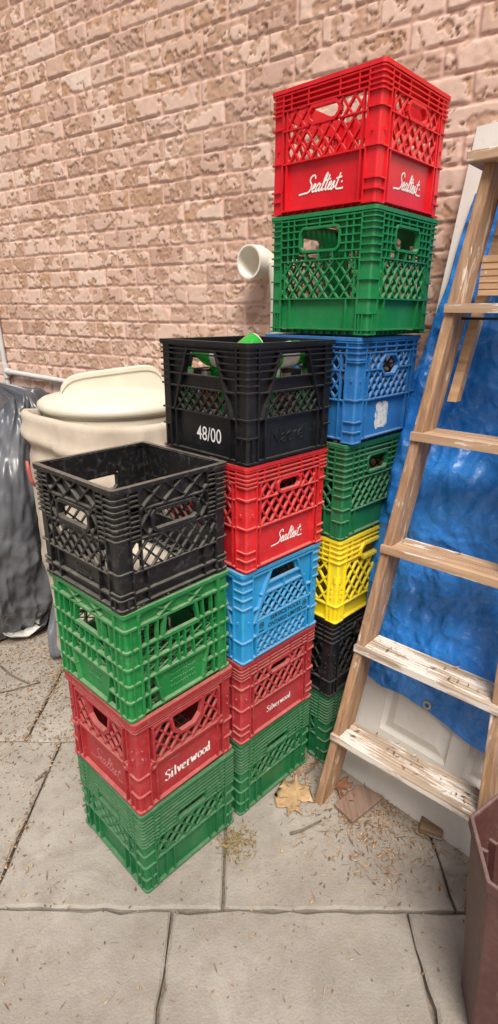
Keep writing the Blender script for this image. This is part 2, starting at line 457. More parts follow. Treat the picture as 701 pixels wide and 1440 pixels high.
def corner_post(h, k, ribs, mids=(), th=.0034, notch=None, flutes=(), rr=.010, edge=True):
    mb = MB(); C = CN*CW
    c, s_ = [(1,0),(0,-1),(-1,0),(0,1)][k]
    def ringpts(do, r):
        pts = [(-CW/2+do, -CW/2+C)]
        for i in range(6):
            t = math.pi + math.pi/2*i/5
            pts.append((-CW/2+do+r+r*math.cos(t), -CW/2+do+r+r*math.sin(t)))
        pts.append((-CW/2+C, -CW/2+do)); return pts
    def seg(do, di, ro, ri, z0, z1):
        A = ringpts(do, ro); B = ringpts(di, ri)
        rot = lambda p, z: (p[0]*c - p[1]*s_, p[0]*s_ + p[1]*c, z)
        for i in range(len(A)-1):
            mb.hexa([rot(A[i],z0), rot(A[i+1],z0), rot(B[i+1],z0), rot(B[i],z0)], [rot(A[i],z1), rot(A[i+1],z1), rot(B[i+1],z1), rot(B[i],z1)])
    seg(.0058, .0090, .0065, .004, .004, h-.004)
    for z in ribs:
        t = th
        if isinstance(z, tuple): z, t = z
        seg(rng.uniform(0,.0006), .0080, rr, .0055, z*h-t/2, z*h+t/2)
    rot = lambda p, z: (p[0]*c - p[1]*s_, p[0]*s_ + p[1]*c, z)
    def vert(sx, wd, z0, z1, side, d0=.0008):
        # vertical rib on either flank at distance sx from the corner
        lo, hi = sx-wd/2, sx+wd/2
        if side: q = [(-CW/2+lo,-CW/2+d0),(-CW/2+hi,-CW/2+d0),(-CW/2+hi,-CW/2+.0128),(-CW/2+lo,-CW/2+.0128)]
        else: q = [(-CW/2+d0,-CW/2+lo),(-CW/2+.0125,-CW/2+lo),(-CW/2+.0125,-CW/2+hi),(-CW/2+d0,-CW/2+hi)]
        mb.hexa([rot(p,z0) for p in q], [rot(p,z1) for p in q])
    if edge:
        for side in (0,1): vert(C-.002, .004, .004, h-.006, side)
    for f in flutes:                             # (distance fraction, z0, z1)
        for side in (0,1): vert(f[0]*C, .0035, f[1]*h, f[2]*h, side)
    return mb

def t_green_grid(F):
    F.skin(CN,1-CN,.05,.31); hole = (.31,.69,.70,.885)
    F.holed_skin(.24,.76,.68,.99,hole,.03); F.skin(CN,.24,.80,.99); F.skin(.76,1-CN,.80,.99)
    F.ring(octo(*hole,.03,F.asp),.006)
    for z in (.055,.31,.625): F.hrib(z)
    for z in (.685,.745,.805,.865): F.hrib(z,CN,hole[0]); F.hrib(z,hole[1],1-CN)
    for z in (.915,.955): F.hrib(z)
    for s in (.19,.25): F.vrib(s,.625,.99); F.vrib(1-s,.625,.99)
    for s in (.37,.5,.63): F.vrib(s,.89,.99); F.vrib(s,.625,.70)
    F.vrib(.22,.05,.31); F.vrib(.78,.05,.31); F.vrib(.16,.31,.625); F.vrib(.84,.31,.625)
    F.lattice([(CN,.31),(1-CN,.31),(1-CN,.625),(CN,.625)],.026,50)
    return dict(ribs=[.02,.055,.19,.31,.46,.60,.66,.72,.78,.84,.885,.925,.96], flutes=[(.5,.03,.19),(.75,.03,.19)])
def t_blue(F):
    F.skin(CN,1-CN,.04,.42); hole = (.36,.64,.64,.83)
    for z in (.86,.91,.955): F.hrib(z)
    F.hrib(.42); F.hrib(.045); F.hrib(.70,CN,.36); F.hrib(.70,.64,1-CN)
    for s in (.25,.42,.58,.75): F.vrib(s,.86,.99)
    F.skin(CN,1-CN,.88,.985)
    F.vrib(.17,.04,.86); F.vrib(.83,.04,.86)
    oc = octo(*hole,.06,F.asp); F.ring(oc,.006)
    F.lattice([(.17,.42),(.83,.42),(.83,.86),(.17,.86)],.0235,50,[oc],.0050)
    return dict(ribs=[.015,.12,.22,.43,.80,.86,.91,.955,.78], flutes=[(.5,.60,.64)])
def t_green_plain(F):
    F.skin(CN,1-CN,.03,.30); hole=(.34,.66,.66,.84)
    for z in (.62,.68,.74,.80,.86,.91,.955):
        if .64 < z < .85: F.hrib(z,CN,hole[0]); F.hrib(z,hole[1],1-CN)
        else: F.hrib(z)
    F.hrib(.30); F.hrib(.035)
    F.holed_skin(.24,.76,.64,.99,hole,.03); F.ring(octo(*hole,.03,F.asp),.006)
    F.skin(CN,.24,.74,.99); F.skin(.76,1-CN,.74,.99)
    for s in (.2,.28,.72,.8): F.vrib(s,.62,.99)
    F.vrib(.2,.03,.3); F.vrib(.8,.03,.3)
    F.lattice([(CN,.30),(1-CN,.30),(1-CN,.62),(CN,.62)],.025,50)
    return dict(ribs=[.02,.2,.33,.47,.55,.62,.68,.74,.80,.86,.91,.955], flutes=[(.5,.02,.2)])
def t_yellow(F):
    F.skin(CN,1-CN,.03,.22); hole=(.33,.67,.69,.86)
    for z in (.74,.80,.86,.92,.965):
        if z < .87: F.hrib(z,CN,hole[0]); F.hrib(z,hole[1],1-CN)
        else: F.hrib(z)
    F.hrib(.22); F.hrib(.035); F.holed_skin(.25,.75,.67,.99,hole,.05); F.ring(octo(*hole,.05,F.asp),.009,.004)
    F.skin(CN,.25,.76,.99); F.skin(.75,1-CN,.76,.99)
    for s in (.2,.8): F.vrib(s,.74,.99)
    F.lattice([(CN,.22),(1-CN,.22),(1-CN,.74),(CN,.74)],.033,50,[[(.25,.67),(.75,.67),(.75,.75),(.25,.75)]],.0058)
    return dict(ribs=[.02,.22,.74,.80,.86,.92,.965], flutes=[(.35,.50,.58),(.6,.03,.22),(.62,.30,.33),(.62,.36,.39),(.62,.42,.45)])
def t_thin_ribs(F):
    hole=(.34,.66,.635,.76)
    F.skin(CN,1-CN,.03,.36)
    for z in (.62,.665,.71,.755,.80,.845,.89,.93,.965):
        if .63 < z < .765: F.hrib(z,CN,hole[0],.0034); F.hrib(z,hole[1],1-CN,.0034)
        else: F.hrib(z,th=.0034)
    F.holed_skin(.22,.78,.61,.99,hole,.02); F.ring(octo(*hole,.02,F.asp),.006)
    F.skin(CN,.22,.70,.99); F.skin(.78,1-CN,.70,.99)
    F.hrib(.36); F.hrib(.035)
    F.vrib(.22,.03,.7); F.vrib(.78,.03,.7); F.vrib(.3,.03,.36); F.vrib(.7,.03,.36)
    F.lattice([(CN,.36),(1-CN,.36),(1-CN,.70),(CN,.70)],.0265,44,[[(.22,.61),(.78,.61),(.78,.71),(.22,.71)]],.0046)
    F.bar((.2,.99),(.13,.36),.004); F.bar((.8,.99),(.87,.36),.004)
    return dict(ribs=[.02,.17,.33,.48,.60]+[.64,.68,.72,.76,.80,.84,.88,.92,.96], flutes=[(.55,.02,.33)])
def t_black_trap(F):
    F.skin(CN,1-CN,.02,.385)
    tl = lambda z: .17+(z-.385)/.53*.17
    hole=[(tl(.71)+.02,.71),(1-tl(.71)-.02,.71),(.665,.885),(.335,.885)]
    F.poly([(CN,.385),(.17,.385),(.34,.915),(CN,.915)]); F.poly([(.83,.385),(1-CN,.385),(1-CN,.915),(.66,.915)])
    F.skin(CN,1-CN,.90,.99)
    F.poly([(tl(.60),.60),(1-tl(.60),.60),(1-tl(.71),.71),(tl(.71),.71)])
    F.poly([(tl(.71),.71),(hole[0][0],.71),(.335,.9),(tl(.9),.9)]); F.poly([(1-tl(.71),.71),(hole[1][0],.71),(.665,.9),(1-tl(.9),.9)])
    F.bar((.17,.385),(.345,.93),.006,.001); F.bar((.83,.385),(.655,.93),.006,.001)
    F.hrib(.60); F.hrib(.385); F.hrib(.71,CN,1-CN); F.hrib(.025,th=.006)
    for z in (.775,.83): F.hrib(z,CN,tl(z)); F.hrib(z,1-tl(z),1-CN)
    for z in (.885,.925,.962): F.hrib(z)
    F.vrib(.19,.02,.385); F.vrib(.81,.02,.385)
    F.lattice([(.175,.39),(.825,.39),(1-tl(.6),.60),(tl(.6),.60)],.0215,48,(),.0045)
    return dict(ribs=[.02,.235,.39,.61,.665,.72,.775,.83,.885,.925,.962], flutes=[(.5,.02,.235)])
def t_red_script(F):
    F.skin(CN,1-CN,.03,.42); hole=(.36,.64,.69,.815)
    for z in (.835,.875,.915,.955): F.hrib(z)
    F.skin(CN,1-CN,.825,.99); F.vrib(.36,.83,.99); F.vrib(.64,.83,.99); F.vrib(.2,.83,.99); F.vrib(.8,.83,.99)
    F.hrib(.42); F.hrib(.035); F.hrib(.68,CN,.36); F.hrib(.68,.64,1-CN)
    oc=octo(*hole,.035,F.asp); F.ring(oc,.007)
    F.vrib(.16,.03,.83); F.vrib(.84,.03,.83)
    F.lattice([(.16,.42),(.84,.42),(.84,.83),(.16,.83)],.0275,52,[oc],.0052)
    return dict(ribs=[.02,.12,.20,.43,.70,.81,.845,.88,.92,.957], flutes=[(.6,.53,.56)])
def t_blue_trap(F):
    tl = lambda z: .16+(z-.44)/.5*.18
    hole=[(tl(.80)+.03,.80),(1-tl(.80)-.03,.80),(.645,.92),(.355,.92)]
    F.poly([(CN,.42),(.155,.42),(.335,.93),(CN,.93)]); F.poly([(.845,.42),(1-CN,.42),(1-CN,.93),(.665,.93)])
    F.skin(CN,1-CN,.925,.99); F.hrib(.94,th=.005); F.hrib(.97,.3,.7)
    F.poly([(tl(.7),.70),(1-tl(.7),.70),(1-tl(.80),.80),(tl(.80),.80)])
    F.poly([(tl(.8),.80),(hole[0][0],.80),(.355,.93),(tl(.93),.93)]); F.poly([(1-tl(.8),.80),(hole[1][0],.80),(.645,.93),(1-tl(.93),.93)])
    F.bar((.15,.42),(.335,.94),.007,.0); F.bar((.85,.42),(.665,.94),.007,.0); F.hrib(.80,.28,.72,.005); F.hrib(.70,.22,.78,.005); F.vrib(.5,.7,.8)
    F.hrib(.43,th=.005); F.poly([(.175,.272),(.825,.272),(.825,.428),(.175,.428)],-.0012,-.0042); F.skin(CN,.175,.27,.43); F.skin(.825,1-CN,.27,.43); F.hrib(.27,th=.005); F.hrib(.03); F.hrib(.57,CN,tl(.57)); F.hrib(.57,1-tl(.57),1-CN)
    F.skin(CN,1-CN,.02,.08)
    F.vrib(.17,.02,.42); F.vrib(.83,.02,.42)
    F.lattice([(.165,.43),(.835,.43),(1-tl(.7),.70),(tl(.7),.70)],.0235,46,(),.0046)
    F.lattice([(.17,.06),(.83,.06),(.83,.27),(.17,.27)],.022,46,(),.0046)
    F.poly([(.17,.05),(.83,.05),(.83,.28),(.17,.28)], -.0145,-.017)
    return dict(ribs=[.02,.25,.62,.72,.81,.90,.96], flutes=[(.6,.44,.47)])
def t_black_open(F):
    F.skin(CN,1-CN,.03,.31); hole=(.30,.70,.60,.765)
    F.hrib(.31); F.hrib(.035); F.hrib(.13,th=.005); F.hrib(.80,CN,1-CN)
    oc=octo(*hole,.03,F.asp); F.ring(oc,.0085,.0005)
    F.skin(CN,.2,.56,.99); F.skin(.8,1-CN,.56,.99); F.skin(.2,.8,.80,.99); F.skin(.2,.30,.57,.80); F.skin(.7,.8,.57,.80); F.skin(.3,.7,.775,.80); F.skin(.3,.7,.57,.60)
    for z in (.60,.64,.68,.72,.76,.80,.84,.88,.92,.96): F.hrib(z,CN,.2); F.hrib(z,.8,1-CN)
    F.lattice([(.2,.80),(.8,.80),(.8,.985),(.2,.985)],.036,38,(),.0036,0.,-SK)
    F.lattice([(.2,.575),(.3,.575),(.3,.80),(.2,.80)],.03,52,(),.0036,0.,-SK); F.lattice([(.7,.575),(.8,.575),(.8,.80),(.7,.80)],.03,52,(),.0036,0.,-SK)
    F.vrib(.2,.31,.99); F.vrib(.8,.31,.99); F.vrib(.24,.03,.31); F.vrib(.76,.03,.31)
    F.hrib(.57)
    F.lattice([(CN,.31),(1-CN,.31),(1-CN,.57),(CN,.57)],.0265,46,(),.0042)
    return dict(ribs=[(.02,.006),.11,.155,.33,.60,.645,.69,.735,.78,.825,.87,.915,.96], flutes=[(.55,.03,.11)])
def t_green_open(F):
    hole=(.33,.67,.66,.82)
    F.poly([(.30,.03),(.70,.03),(.76,.34),(.24,.34)]); F.ring([(.30,.03),(.70,.03),(.76,.34),(.24,.34)],.0055)
    F.skin(CN,1-CN,.86,.99); F.hrib(.85,th=.006); F.lattice([(CN,.865),(1-CN,.865),(1-CN,.985),(CN,.985)],.05,32,(),.0042,0.,-SK)
    F.hrib(.66,CN,.33,.005); F.hrib(.66,.67,1-CN,.005); F.hrib(.655,.33,.67,.009)
    for z in (.50,.345,): F.hrib(z,th=.0044)
    F.hrib(.19,CN,.28,.0055); F.hrib(.19,.72,1-CN,.0055); F.hrib(.03)
    F.bar((.33,.66),(.36,.85),.008); F.bar((.67,.66),(.64,.85),.008)
    for s, t in ((.18,.20),(.26,.29),(.38,.40),(.47,.47),(.53,.53),(.62,.60),(.74,.71),(.82,.80)):
        if .33 < t < .67: F.bar((s,.345),(t,.655),.0044)
        else: F.bar((s,.345),(t,.85),.0044)
    F.bar((.18,.03),(.18,.345),.0055); F.bar((.82,.03),(.82,.345),.0055)
    F.vrib(CN+.004,.03,.99,.006); F.vrib(1-CN-.004,.03,.99,.006)
    F.lattice([(CN,.345),(1-CN,.345),(1-CN,.655),(CN,.655)],.021,24,(),.0028,-SK+.002,-SK-.002)
    return dict(ribs=[(.015,.006),(.19,.0055),(.345,.0055),(.50,.0055),(.66,.0055),(.85,.006)], flutes=[(.45,.03,.85)])
def t_red_notch(F):
    F.skin(CN,1-CN,.03,.455); F.skin(CN,1-CN,.895,.99)
    for z in (.90,.925,.95,.975): F.hrib(z,th=.0032)
    U_=[(.325,.895),(.36,.70),(.43,.63),(.57,.63),(.64,.70),(.675,.895)]
    for i in range(5): F.bar(U_[i],U_[i+1],.009,.0012)
    F.hrib(.895,.325,.675,.005)
    pl=[(.165,.47),(.835,.47),(.835,.87),(.165,.87)]; F.ring(pl,.0065,.001)
    F.lattice(pl,.028,50,[U_],.0050)
    F.skin(CN,.165,.45,.9); F.skin(.835,1-CN,.45,.9); F.skin(.165,.325,.87,.9); F.skin(.675,.835,.87,.9)
    F.hrib(.035); F.vrib(.18,.03,.45); F.vrib(.82,.03,.45)
    for s in (.15,.85):
        c_=[(s+.030*math.cos(2*math.pi*k/10), .475+.030*F.asp*math.sin(2*math.pi*k/10)) for k in range(10)]; F.ring(c_,.0055,.003)
        F.poly(c_,-.006)
    return dict(ribs=[(.02,.005),.20,.40,.905,.93,.955,.98], flutes=[(.5,.02,.2),(.5,.56,.60),(.5,.66,.69)])

SCRIPT = [  # monoline script word, em units (x, y)
 [(.62,.82),(.5,1.0),(.3,1.02),(.17,.86),(.25,.66),(.44,.46),(.46,.2),(.3,.02),(.05,.0),(-.45,-.04)],
 [(.58,.16),(.74,.26),(.82,.4),(.74,.48),(.64,.36),(.63,.14),(.74,.02),(.9,.08)],
 [(1.22,.42),(1.08,.48),(.96,.32),(.95,.1),(1.05,.02),(1.18,.16),(1.25,.44),(1.22,.12),(1.3,.02),(1.4,.1)],
 [(1.4,.1),(1.54,.5),(1.62,.92),(1.54,1.02),(1.47,.75),(1.46,.18),(1.54,.02),(1.64,.1)],
 [(1.82,.88),(1.76,.2),(1.84,.02),(1.95,.1)], [(1.62,.6),(1.98,.66)],
 [(1.95,.16),(2.1,.26),(2.17,.4),(2.09,.48),(2,.36),(1.99,.14),(2.1,.02),(2.25,.1)],
 [(2.25,.12),(2.38,.46),(2.42,.3),(2.44,.1),(2.34,.0),(2.24,.05)], [(2.44,.08),(2.56,.14)],
 [(2.72,.88),(2.66,.2),(2.74,.0),(3.05,-.04),(3.3,-.02)], [(2.52,.6),(2.9,.66)],
 [(3.02,.34),(3.06,.36),(3.02,.38)]]
SERIF = [  # broad-nib letters: S i l v e r w o o d
 [(.5,.82),(.46,.97),(.28,1.0),(.12,.86),(.16,.66),(.34,.54),(.48,.38),(.46,.14),(.3,.0),(.12,.04),(.06,.2)],
 [(.75,.6),(.75,.04)], [(.66,.62),(.8,.62)], [(.64,.02),(.87,.02)], [(.74,.86),(.76,.9)],
 [(1.1,.98),(1.1,.04)], [(1.0,1.0),(1.14,1.0)], [(1.0,.02),(1.22,.02)],
 [(1.38,.6),(1.54,.04),(1.7,.6)], [(1.28,.62),(1.48,.62)], [(1.6,.62),(1.8,.62)],
 [(1.9,.34),(2.2,.36),(2.18,.52),(2.05,.62),(1.92,.52),(1.86,.3),(1.94,.08),(2.08,.0),(2.22,.1)],
 [(2.48,.62),(2.48,.04)], [(2.38,.62),(2.5,.62)], [(2.38,.02),(2.6,.02)], [(2.5,.44),(2.6,.6),(2.72,.58)],
 [(2.9,.6),(3.04,.04),(3.18,.54),(3.32,.04),(3.46,.6)], [(2.8,.62),(3.0,.62)], [(3.36,.62),(3.56,.62)],
 [(3.86,.62),(3.72,.5),(3.68,.3),(3.74,.1),(3.88,.0),(4.02,.1),(4.08,.3),(4.02,.52),(3.86,.62)],
 [(4.4,.62),(4.26,.5),(4.22,.3),(4.28,.1),(4.42,.0),(4.56,.1),(4.62,.3),(4.56,.52),(4.4,.62)],
 [(5.0,.98),(5.0,.04)], [(4.9,1.0),(5.02,1.0)], [(5.0,.02),(5.12,.02)], [(5.0,.5),(4.88,.62),(4.76,.5),(4.73,.3),(4.78,.08),(4.9,.0),(5.0,.12)]]
def smooth_path(p, n=5):
    if len(p) < 3: return p
    out = []
    for i in range(len(p)-1):
        p0 = p[max(i-1,0)]; p1 = p[i]; p2 = p[i+1]; p3 = p[min(i+2,len(p)-1)]
        for k in range(n):
            t = k/n
            out.append(tuple(.5*((2*p1[j]) + (-p0[j]+p2[j])*t + (2*p0[j]-5*p1[j]+4*p2[j]-p3[j])*t*t + (-p0[j]+3*p1[j]-3*p2[j]+p3[j])*t**3) for j in (0,1)))
    out.append(p[-1]); return out
def write_strokes(F, strokes, s, z, height, shear, nib, mat, parent, depth=-SK+.0006, width_scale=1., monoline=False, zskew=0):
    mb = MB(); i_ = 0
    for st in strokes:
        p = smooth_path(st) if (monoline or len(st) > 3) else st
        q = [((x*width_scale + shear*y)*height, y*height) for x, y in p]
        for a, b in zip(q[:-1], q[1:]):
            dx, dy = b[0]-a[0], b[1]-a[1]; L = math.hypot(dx, dy)
            if L < 1e-7: continue
            if monoline: nx, ny = -dy/L*nib[0]*height, dx/L*nib[0]*height; ex, ey = dx/L*nib[0]*.5*height, dy/L*nib[0]*.5*height
            else: nx, ny = nib[0]*height, nib[1]*height; ex = ey = 0
            if not monoline and abs(dx) > 4*abs(dy) + 1e-9: nx, ny = 0., .035*height
            d = depth + .00006*(i_ % 7); i_ += 1
            pts = [(a[0]-ex+nx, a[1]-ey+ny), (b[0]+ex+nx, b[1]+ey+ny), (b[0]+ex-nx, b[1]+ey-ny), (a[0]-ex-nx, a[1]-ey-ny)]
            mb.add([F.Q(s*CW+x, z*F.h+y, d) for x, y in pts], [(0,1,2,3)])
    o = mb.build('lettering', mat, parent, recalc=False); return o
def write_text(F, text, s, z, size, mat, parent, depth=-SK+.0006, shear=0, bold=0., extrude=0., xs=1., name='lettering'):
    cu = bpy.data.curves.new('lettering', 'FONT'); cu.body = text; cu.size = 1; cu.shear = shear; cu.offset = bold; cu.align_x = 'CENTER'
    cu.resolution_u = 3
    tmp = bpy.data.objects.new('lettering', cu); col.objects.link(tmp)
    dg = bpy.context.evaluated_depsgraph_get(); dg.update()
    me = tmp.evaluated_get(dg).to_mesh()
    vs = [tuple(v.co) for v in me.vertices]; fs = [tuple(p.vertices) for p in me.polygons]
    tmp.evaluated_get(dg).to_mesh_clear(); bpy.data.objects.remove(tmp); bpy.data.curves.remove(cu)
    mb = MB()
    if extrude:
        n = len(vs)
        mb.add([F.Q(s*CW+v[0]*size*xs, z*F.h+v[1]*size, depth+extrude) for v in vs], fs)
        from collections import Counter
        ec = Counter(); 
        for f in fs:
            for i in range(len(f)): ec[tuple(sorted((f[i], f[(i+1)%len(f)])))] += 1
        be = [e for e, c_ in ec.items() if c_ == 1]
        vv = [F.Q(s*CW+v[0]*size*xs, z*F.h+v[1]*size, depth+extrude) for v in vs] + [F.Q(s*CW+v[0]*size*xs, z*F.h+v[1]*size, depth) for v in vs]
        mb.add(vv, [(a, b, b+n, a+n) for a, b in be])
    else:
        mb.add([F.Q(s*CW+v[0]*size*xs, z*F.h+v[1]*size, depth) for v in vs], fs)
    return mb.build(name, mat, parent, recalc=False)

M_WPRINT = flat('white_print', lin(228,224,218), .6, .08, 60, 0)
M_KPRINT = flat('black_print', lin(24,30,38), .6, .1, 60, 0)
M_FADED = flat('worn_print', lin(196,120,118), .7, .2, 40, 0)
GROUP = 'milk crates stacked in three columns by the wall'
def crate(typ, mat, x, y, rz, z, h, label, letters=None):
    t = thing('milk_crate', label, 'milk crate', (x,y,z), rz, GROUP)
    spec = None; faces = []
    for k in range(4):
        F = Face(k, h); spec = typ(F)
        o = F.mb.build('side_wall', mat, t); faces.append((F, o))
    for k in range(4):
        corner_post(h, k, spec['ribs'], flutes=spec['flutes']).build('corner_post', mat, t)
    rim = MB()
    for k in range(4):                           # rounded ring, mitred at the corner posts
        cmb = MB()
        F = Face(k, h); F.bar((CN,1-.0045/h),(1-CN,1-.0045/h),.009,.0010,-.0125); rim.v, rim.f = rim.v, rim.f; rim.add(F.mb.v, F.mb.f)
        c, s_ = [(1,0),(0,-1),(-1,0),(0,1)][k]; C = CN*CW
        def rp(do, r):
            pts = [(-CW/2+do, -CW/2+C)]
            for i in range(6):
                a = math.pi+math.pi/2*i/5; pts.append((-CW/2+do+r+r*math.cos(a), -CW/2+do+r+r*math.sin(a)))
            pts.append((-CW/2+C, -CW/2+do)); return pts
        A = rp(-.0010, .0105); B = rp(.0125, .003); rot = lambda p, zz: (p[0]*c-p[1]*s_, p[0]*s_+p[1]*c, zz)
        for i in range(len(A)-1):
            rim.hexa([rot(A[i],h-.0088),rot(A[i+1],h-.0088),rot(B[i+1],h-.0088),rot(B[i],h-.0088)], [rot(A[i],h+.0002),rot(A[i+1],h+.0002),rot(B[i+1],h+.0002),rot(B[i],h+.0002)])
    rim.build('rim', mat, t)
    bs = MB(); q = CW/2-.014
    for i in range(12):
        u = -q + 2*q*(i+.5)/12; j = rng.uniform(0,.0005)
        bs.box(u-.003, u+.003, -q, q, .003, .012-j); bs.box(-q, q, u-.003, u+.003, .0035, .0115-j)
    bs.box(-q*.3, q*.3, -q*.3, q*.3, .005, .0105)
    bs.build('base_grid', mat, t)
    if letters: letters(faces)
    return t

C_GREEN = lin(18,124,66)
M_G_BRIGHT = plastic('green_plastic', lin(4,112,50), .4, .38, scuff=.45)
M_G_DARK = plastic('deep_green_plastic', lin(12,112,58), .3, .38, scuff=.2)
M_G_DULL = plastic('dusty_green_plastic', lin(8,92,48), .16, .42, scuff=.36)
M_G_BOTTLE = plastic('bottle_green_plastic', lin(10,96,54), .3, .42, scuff=.18)  # plain bottle green plastic for two crates of the tallest stack
M_R_BRIGHT = plastic('bright_red_plastic', lin(196,12,24), .25, .34, scuff=.06)
M_R_MID = plastic('red_plastic', lin(188,28,34), .4, .38, scuff=.3)
M_R_FADE = plastic('faded_red_plastic', lin(148,30,36), .25, .46, scuff=.45)
M_R_FADE2 = plastic('dusty_red_plastic', lin(152,36,42), .28, .46, scuff=.4)
M_B_LIGHT = plastic('light_blue_plastic', lin(24,132,184), .4, .38, scuff=.3)
M_B_MID = plastic('blue_plastic', lin(30,100,160), .4, .4, scuff=.28)
M_YEL = plastic('yellow_plastic', lin(222,196,12), .2, .36, scuff=.1)
M_K = plastic('black_plastic', lin(15,16,19), .12, .36, scuff=.10, fade=lin(24,25,28))
M_K_DUSTY = plastic('dusty_black_plastic', lin(15,15,17), .34, .40, lin(160,154,142), scuff=.55, fade=lin(27,27,29))

def sealtest(*ks, size=.036, s=.36, z=.20):
    def fn(faces):
        for k in ks: write_strokes(faces[k][0], SCRIPT, s, z, size, .42, (.055,0), M_WPRINT, faces[k][1], monoline=True)
    return fn
def silverwood(size, s, z, shear=.0, extra=None):
    def fn(faces):
        F, o = faces[0]; write_strokes(F, SERIF, s, z, size, shear, (.088,.012), M_WPRINT, o)
        if extra: extra(faces)
    return fn
def worn_script(faces):
    write_strokes(faces[1][0], SCRIPT, .32, .16, .042, .42, (.03,0), M_FADED, faces[1][1], monoline=True)
def bottle_crate_marks(faces):
    write_text(faces[1][0], '48/00', .55, .14, .052, M_WPRINT, faces[1][1], bold=.002, xs=.80)
    F, o = faces[0]; write_text(F, 'Natrel', .48, .14, .054, M_K, o, depth=-SK, shear=.12, extrude=.0022, xs=1.0)
def blue_marks(faces):
    F, o = faces[0]
    write_text(F, 'SERVICE FOOD', .53, .375, .0185, M_KPRINT, o, depth=-.0008, bold=.03, xs=1.05)
    write_text(F, 'ONTARIO LIMITED', .53, .298, .0185, M_KPRINT, o, depth=-.0008, bold=.03, xs=.95)
    
    for s in (.225, .79):
        mb = MB()
        for k in range(16):
            a0, a1 = 2*math.pi*k/16, 2*math.pi*(k+1)/16
            mb.add([F.Q(s*CW+r_*math.cos(a), .365*F.h+r_*math.sin(a)+.0, -.0008) for r_, a in ((.010,a0),(.010,a1),(.0078,a1),(.0078,a0))], [(0,1,2,3)])
        for dx in (-.003, .003): mb.add([F.Q(s*CW+dx+u, .365*F.h+v_, -.0007) for u, v_ in ((-.0015,-.005),(.0015,-.005),(.0025,.005),(-.0025,.005))], [(0,1,2,3)])
        mb.add([F.Q(s*CW+u, .30*F.h+v_, -.0007) for u, v_ in ((-.009,-.002),(.009,-.002),(.009,.002),(-.009,.002))], [(0,1,2,3)])
        mb.build('printed_emblem', M_KPRINT, o, recalc=False)
def moulded_lines(F, o, s, zs, half, mat):
    # small raised moulding marks, worn past reading
    for z in zs:
        mb = MB(); u = -half
        while u < half:
            wd = rng.uniform(.0025,.006); hh = rng.uniform(.0035,.0055)
            q = lambda d: [F.Q(s*CW+a_, z*F.h+b_, d) for a_, b_ in ((u,-hh),(u+wd,-hh),(u+wd,hh),(u,hh))]
            mb.hexa(q(-SK-.0005), q(-SK+.0014)); u += wd+rng.uniform(.0018,.004)
        e = mb.build('moulded_mark', mat, o); e['kind'] = 'stuff'
def emboss_black(faces): moulded_lines(*faces[1], .52, (.22,.15), .032, M_K_DUSTY)
def emboss_green(faces):
    moulded_lines(*faces[0], .52, (.27,.215,.16,.105), .042, M_G_BRIGHT); moulded_lines(*faces[1], .5, (.22,.16), .026, M_G_BRIGHT)

H = {}
LV = {'A': [(-.2674,1.2679,44.9,0),(-.2686,1.2700,45.34,.2779),(-.2739,1.2724,46.56,.564),(-.2807,1.2752,46.8,.8571),(-.2850,1.2730,47.54,1.144)],
 'B': [(-.0253,1.5202,46.07,0),(-.02,1.5166,45.08,.2803),(-.0173,1.5125,44.78,.5606),(-.0151,1.5081,45.28,.8421),(-.0097,1.5065,45.91,1.1306),(-.0071,1.5014,45.51,1.4175)],
 'C': [(.267,1.744,43.46,0),(.2698,1.7327,44.22,.286),(.2698,1.721,44.45,.5689),(.2702,1.7116,44.83,.8519),(.2683,1.7077,44.81,1.1405),(.2738,1.6981,46.58,1.4236),(.2864,1.6891,47.2,1.7243),(.2839,1.6938,46.94,2.0093)]}
def put(s, k, typ, mat, label, letters=None):
    a = LV[s][k]; b = LV[s][k+1]
    # the crate's own pose: its rim pose, z just above the one below
    x, y, r = b[0], b[1], b[2]
    z0 = a[3] + (.0015 if k else .001)
    return crate(typ, mat, x, y, R(r), z0, b[3]-.0008-z0, label, letters)
put('A',0,t_thin_ribs,M_G_DULL,'dusty green crate on the ground, bottom of the shortest stack in front')
put('A',1,t_red_notch,M_R_FADE,'faded red crate with large white lettering, in the front stack under a bright green crate',silverwood(.031,.27,.16,0,worn_script))
put('A',2,t_green_open,M_G_BRIGHT,'bright green open-ribbed crate right under the open scuffed black crate',emboss_green)
cA = put('A',3,t_black_open,M_K_DUSTY,'scuffed open black crate on top of the front stack, nearest the camera',emboss_black)
put('B',0,t_thin_ribs,M_G_DULL,'dusty green crate on the ground under the middle stack, behind the oak leaf')
put('B',1,t_red_script,M_R_FADE2,'dusty red crate with small white serif lettering, second from the ground in the middle stack',silverwood(.021,.36,.18))
put('B',2,t_blue_trap,M_B_LIGHT,'light blue crate with black printed company lines, middle of the middle stack',blue_marks)
put('B',3,t_red_script,M_R_MID,'red crate with white script lettering, directly under the bottle crate',sealtest(0,size=.034,s=.37,z=.17))
cB = put('B',4,t_black_trap,M_K,'black crate full of green bottles, marked 48/00 in white',bottle_crate_marks)
put('C',0,t_thin_ribs,M_G_BOTTLE,'dark green crate at the bottom of the tallest stack, behind the ladder foot')
put('C',1,t_yellow,M_K,'black crate between the yellow crate and the lowest green one in the tallest stack')
put('C',2,t_yellow,M_YEL,'yellow crate, the only one, low in the tallest stack')
put('C',3,t_green_plain,M_G_BOTTLE,'green crate resting on the yellow crate and under the mid blue one')
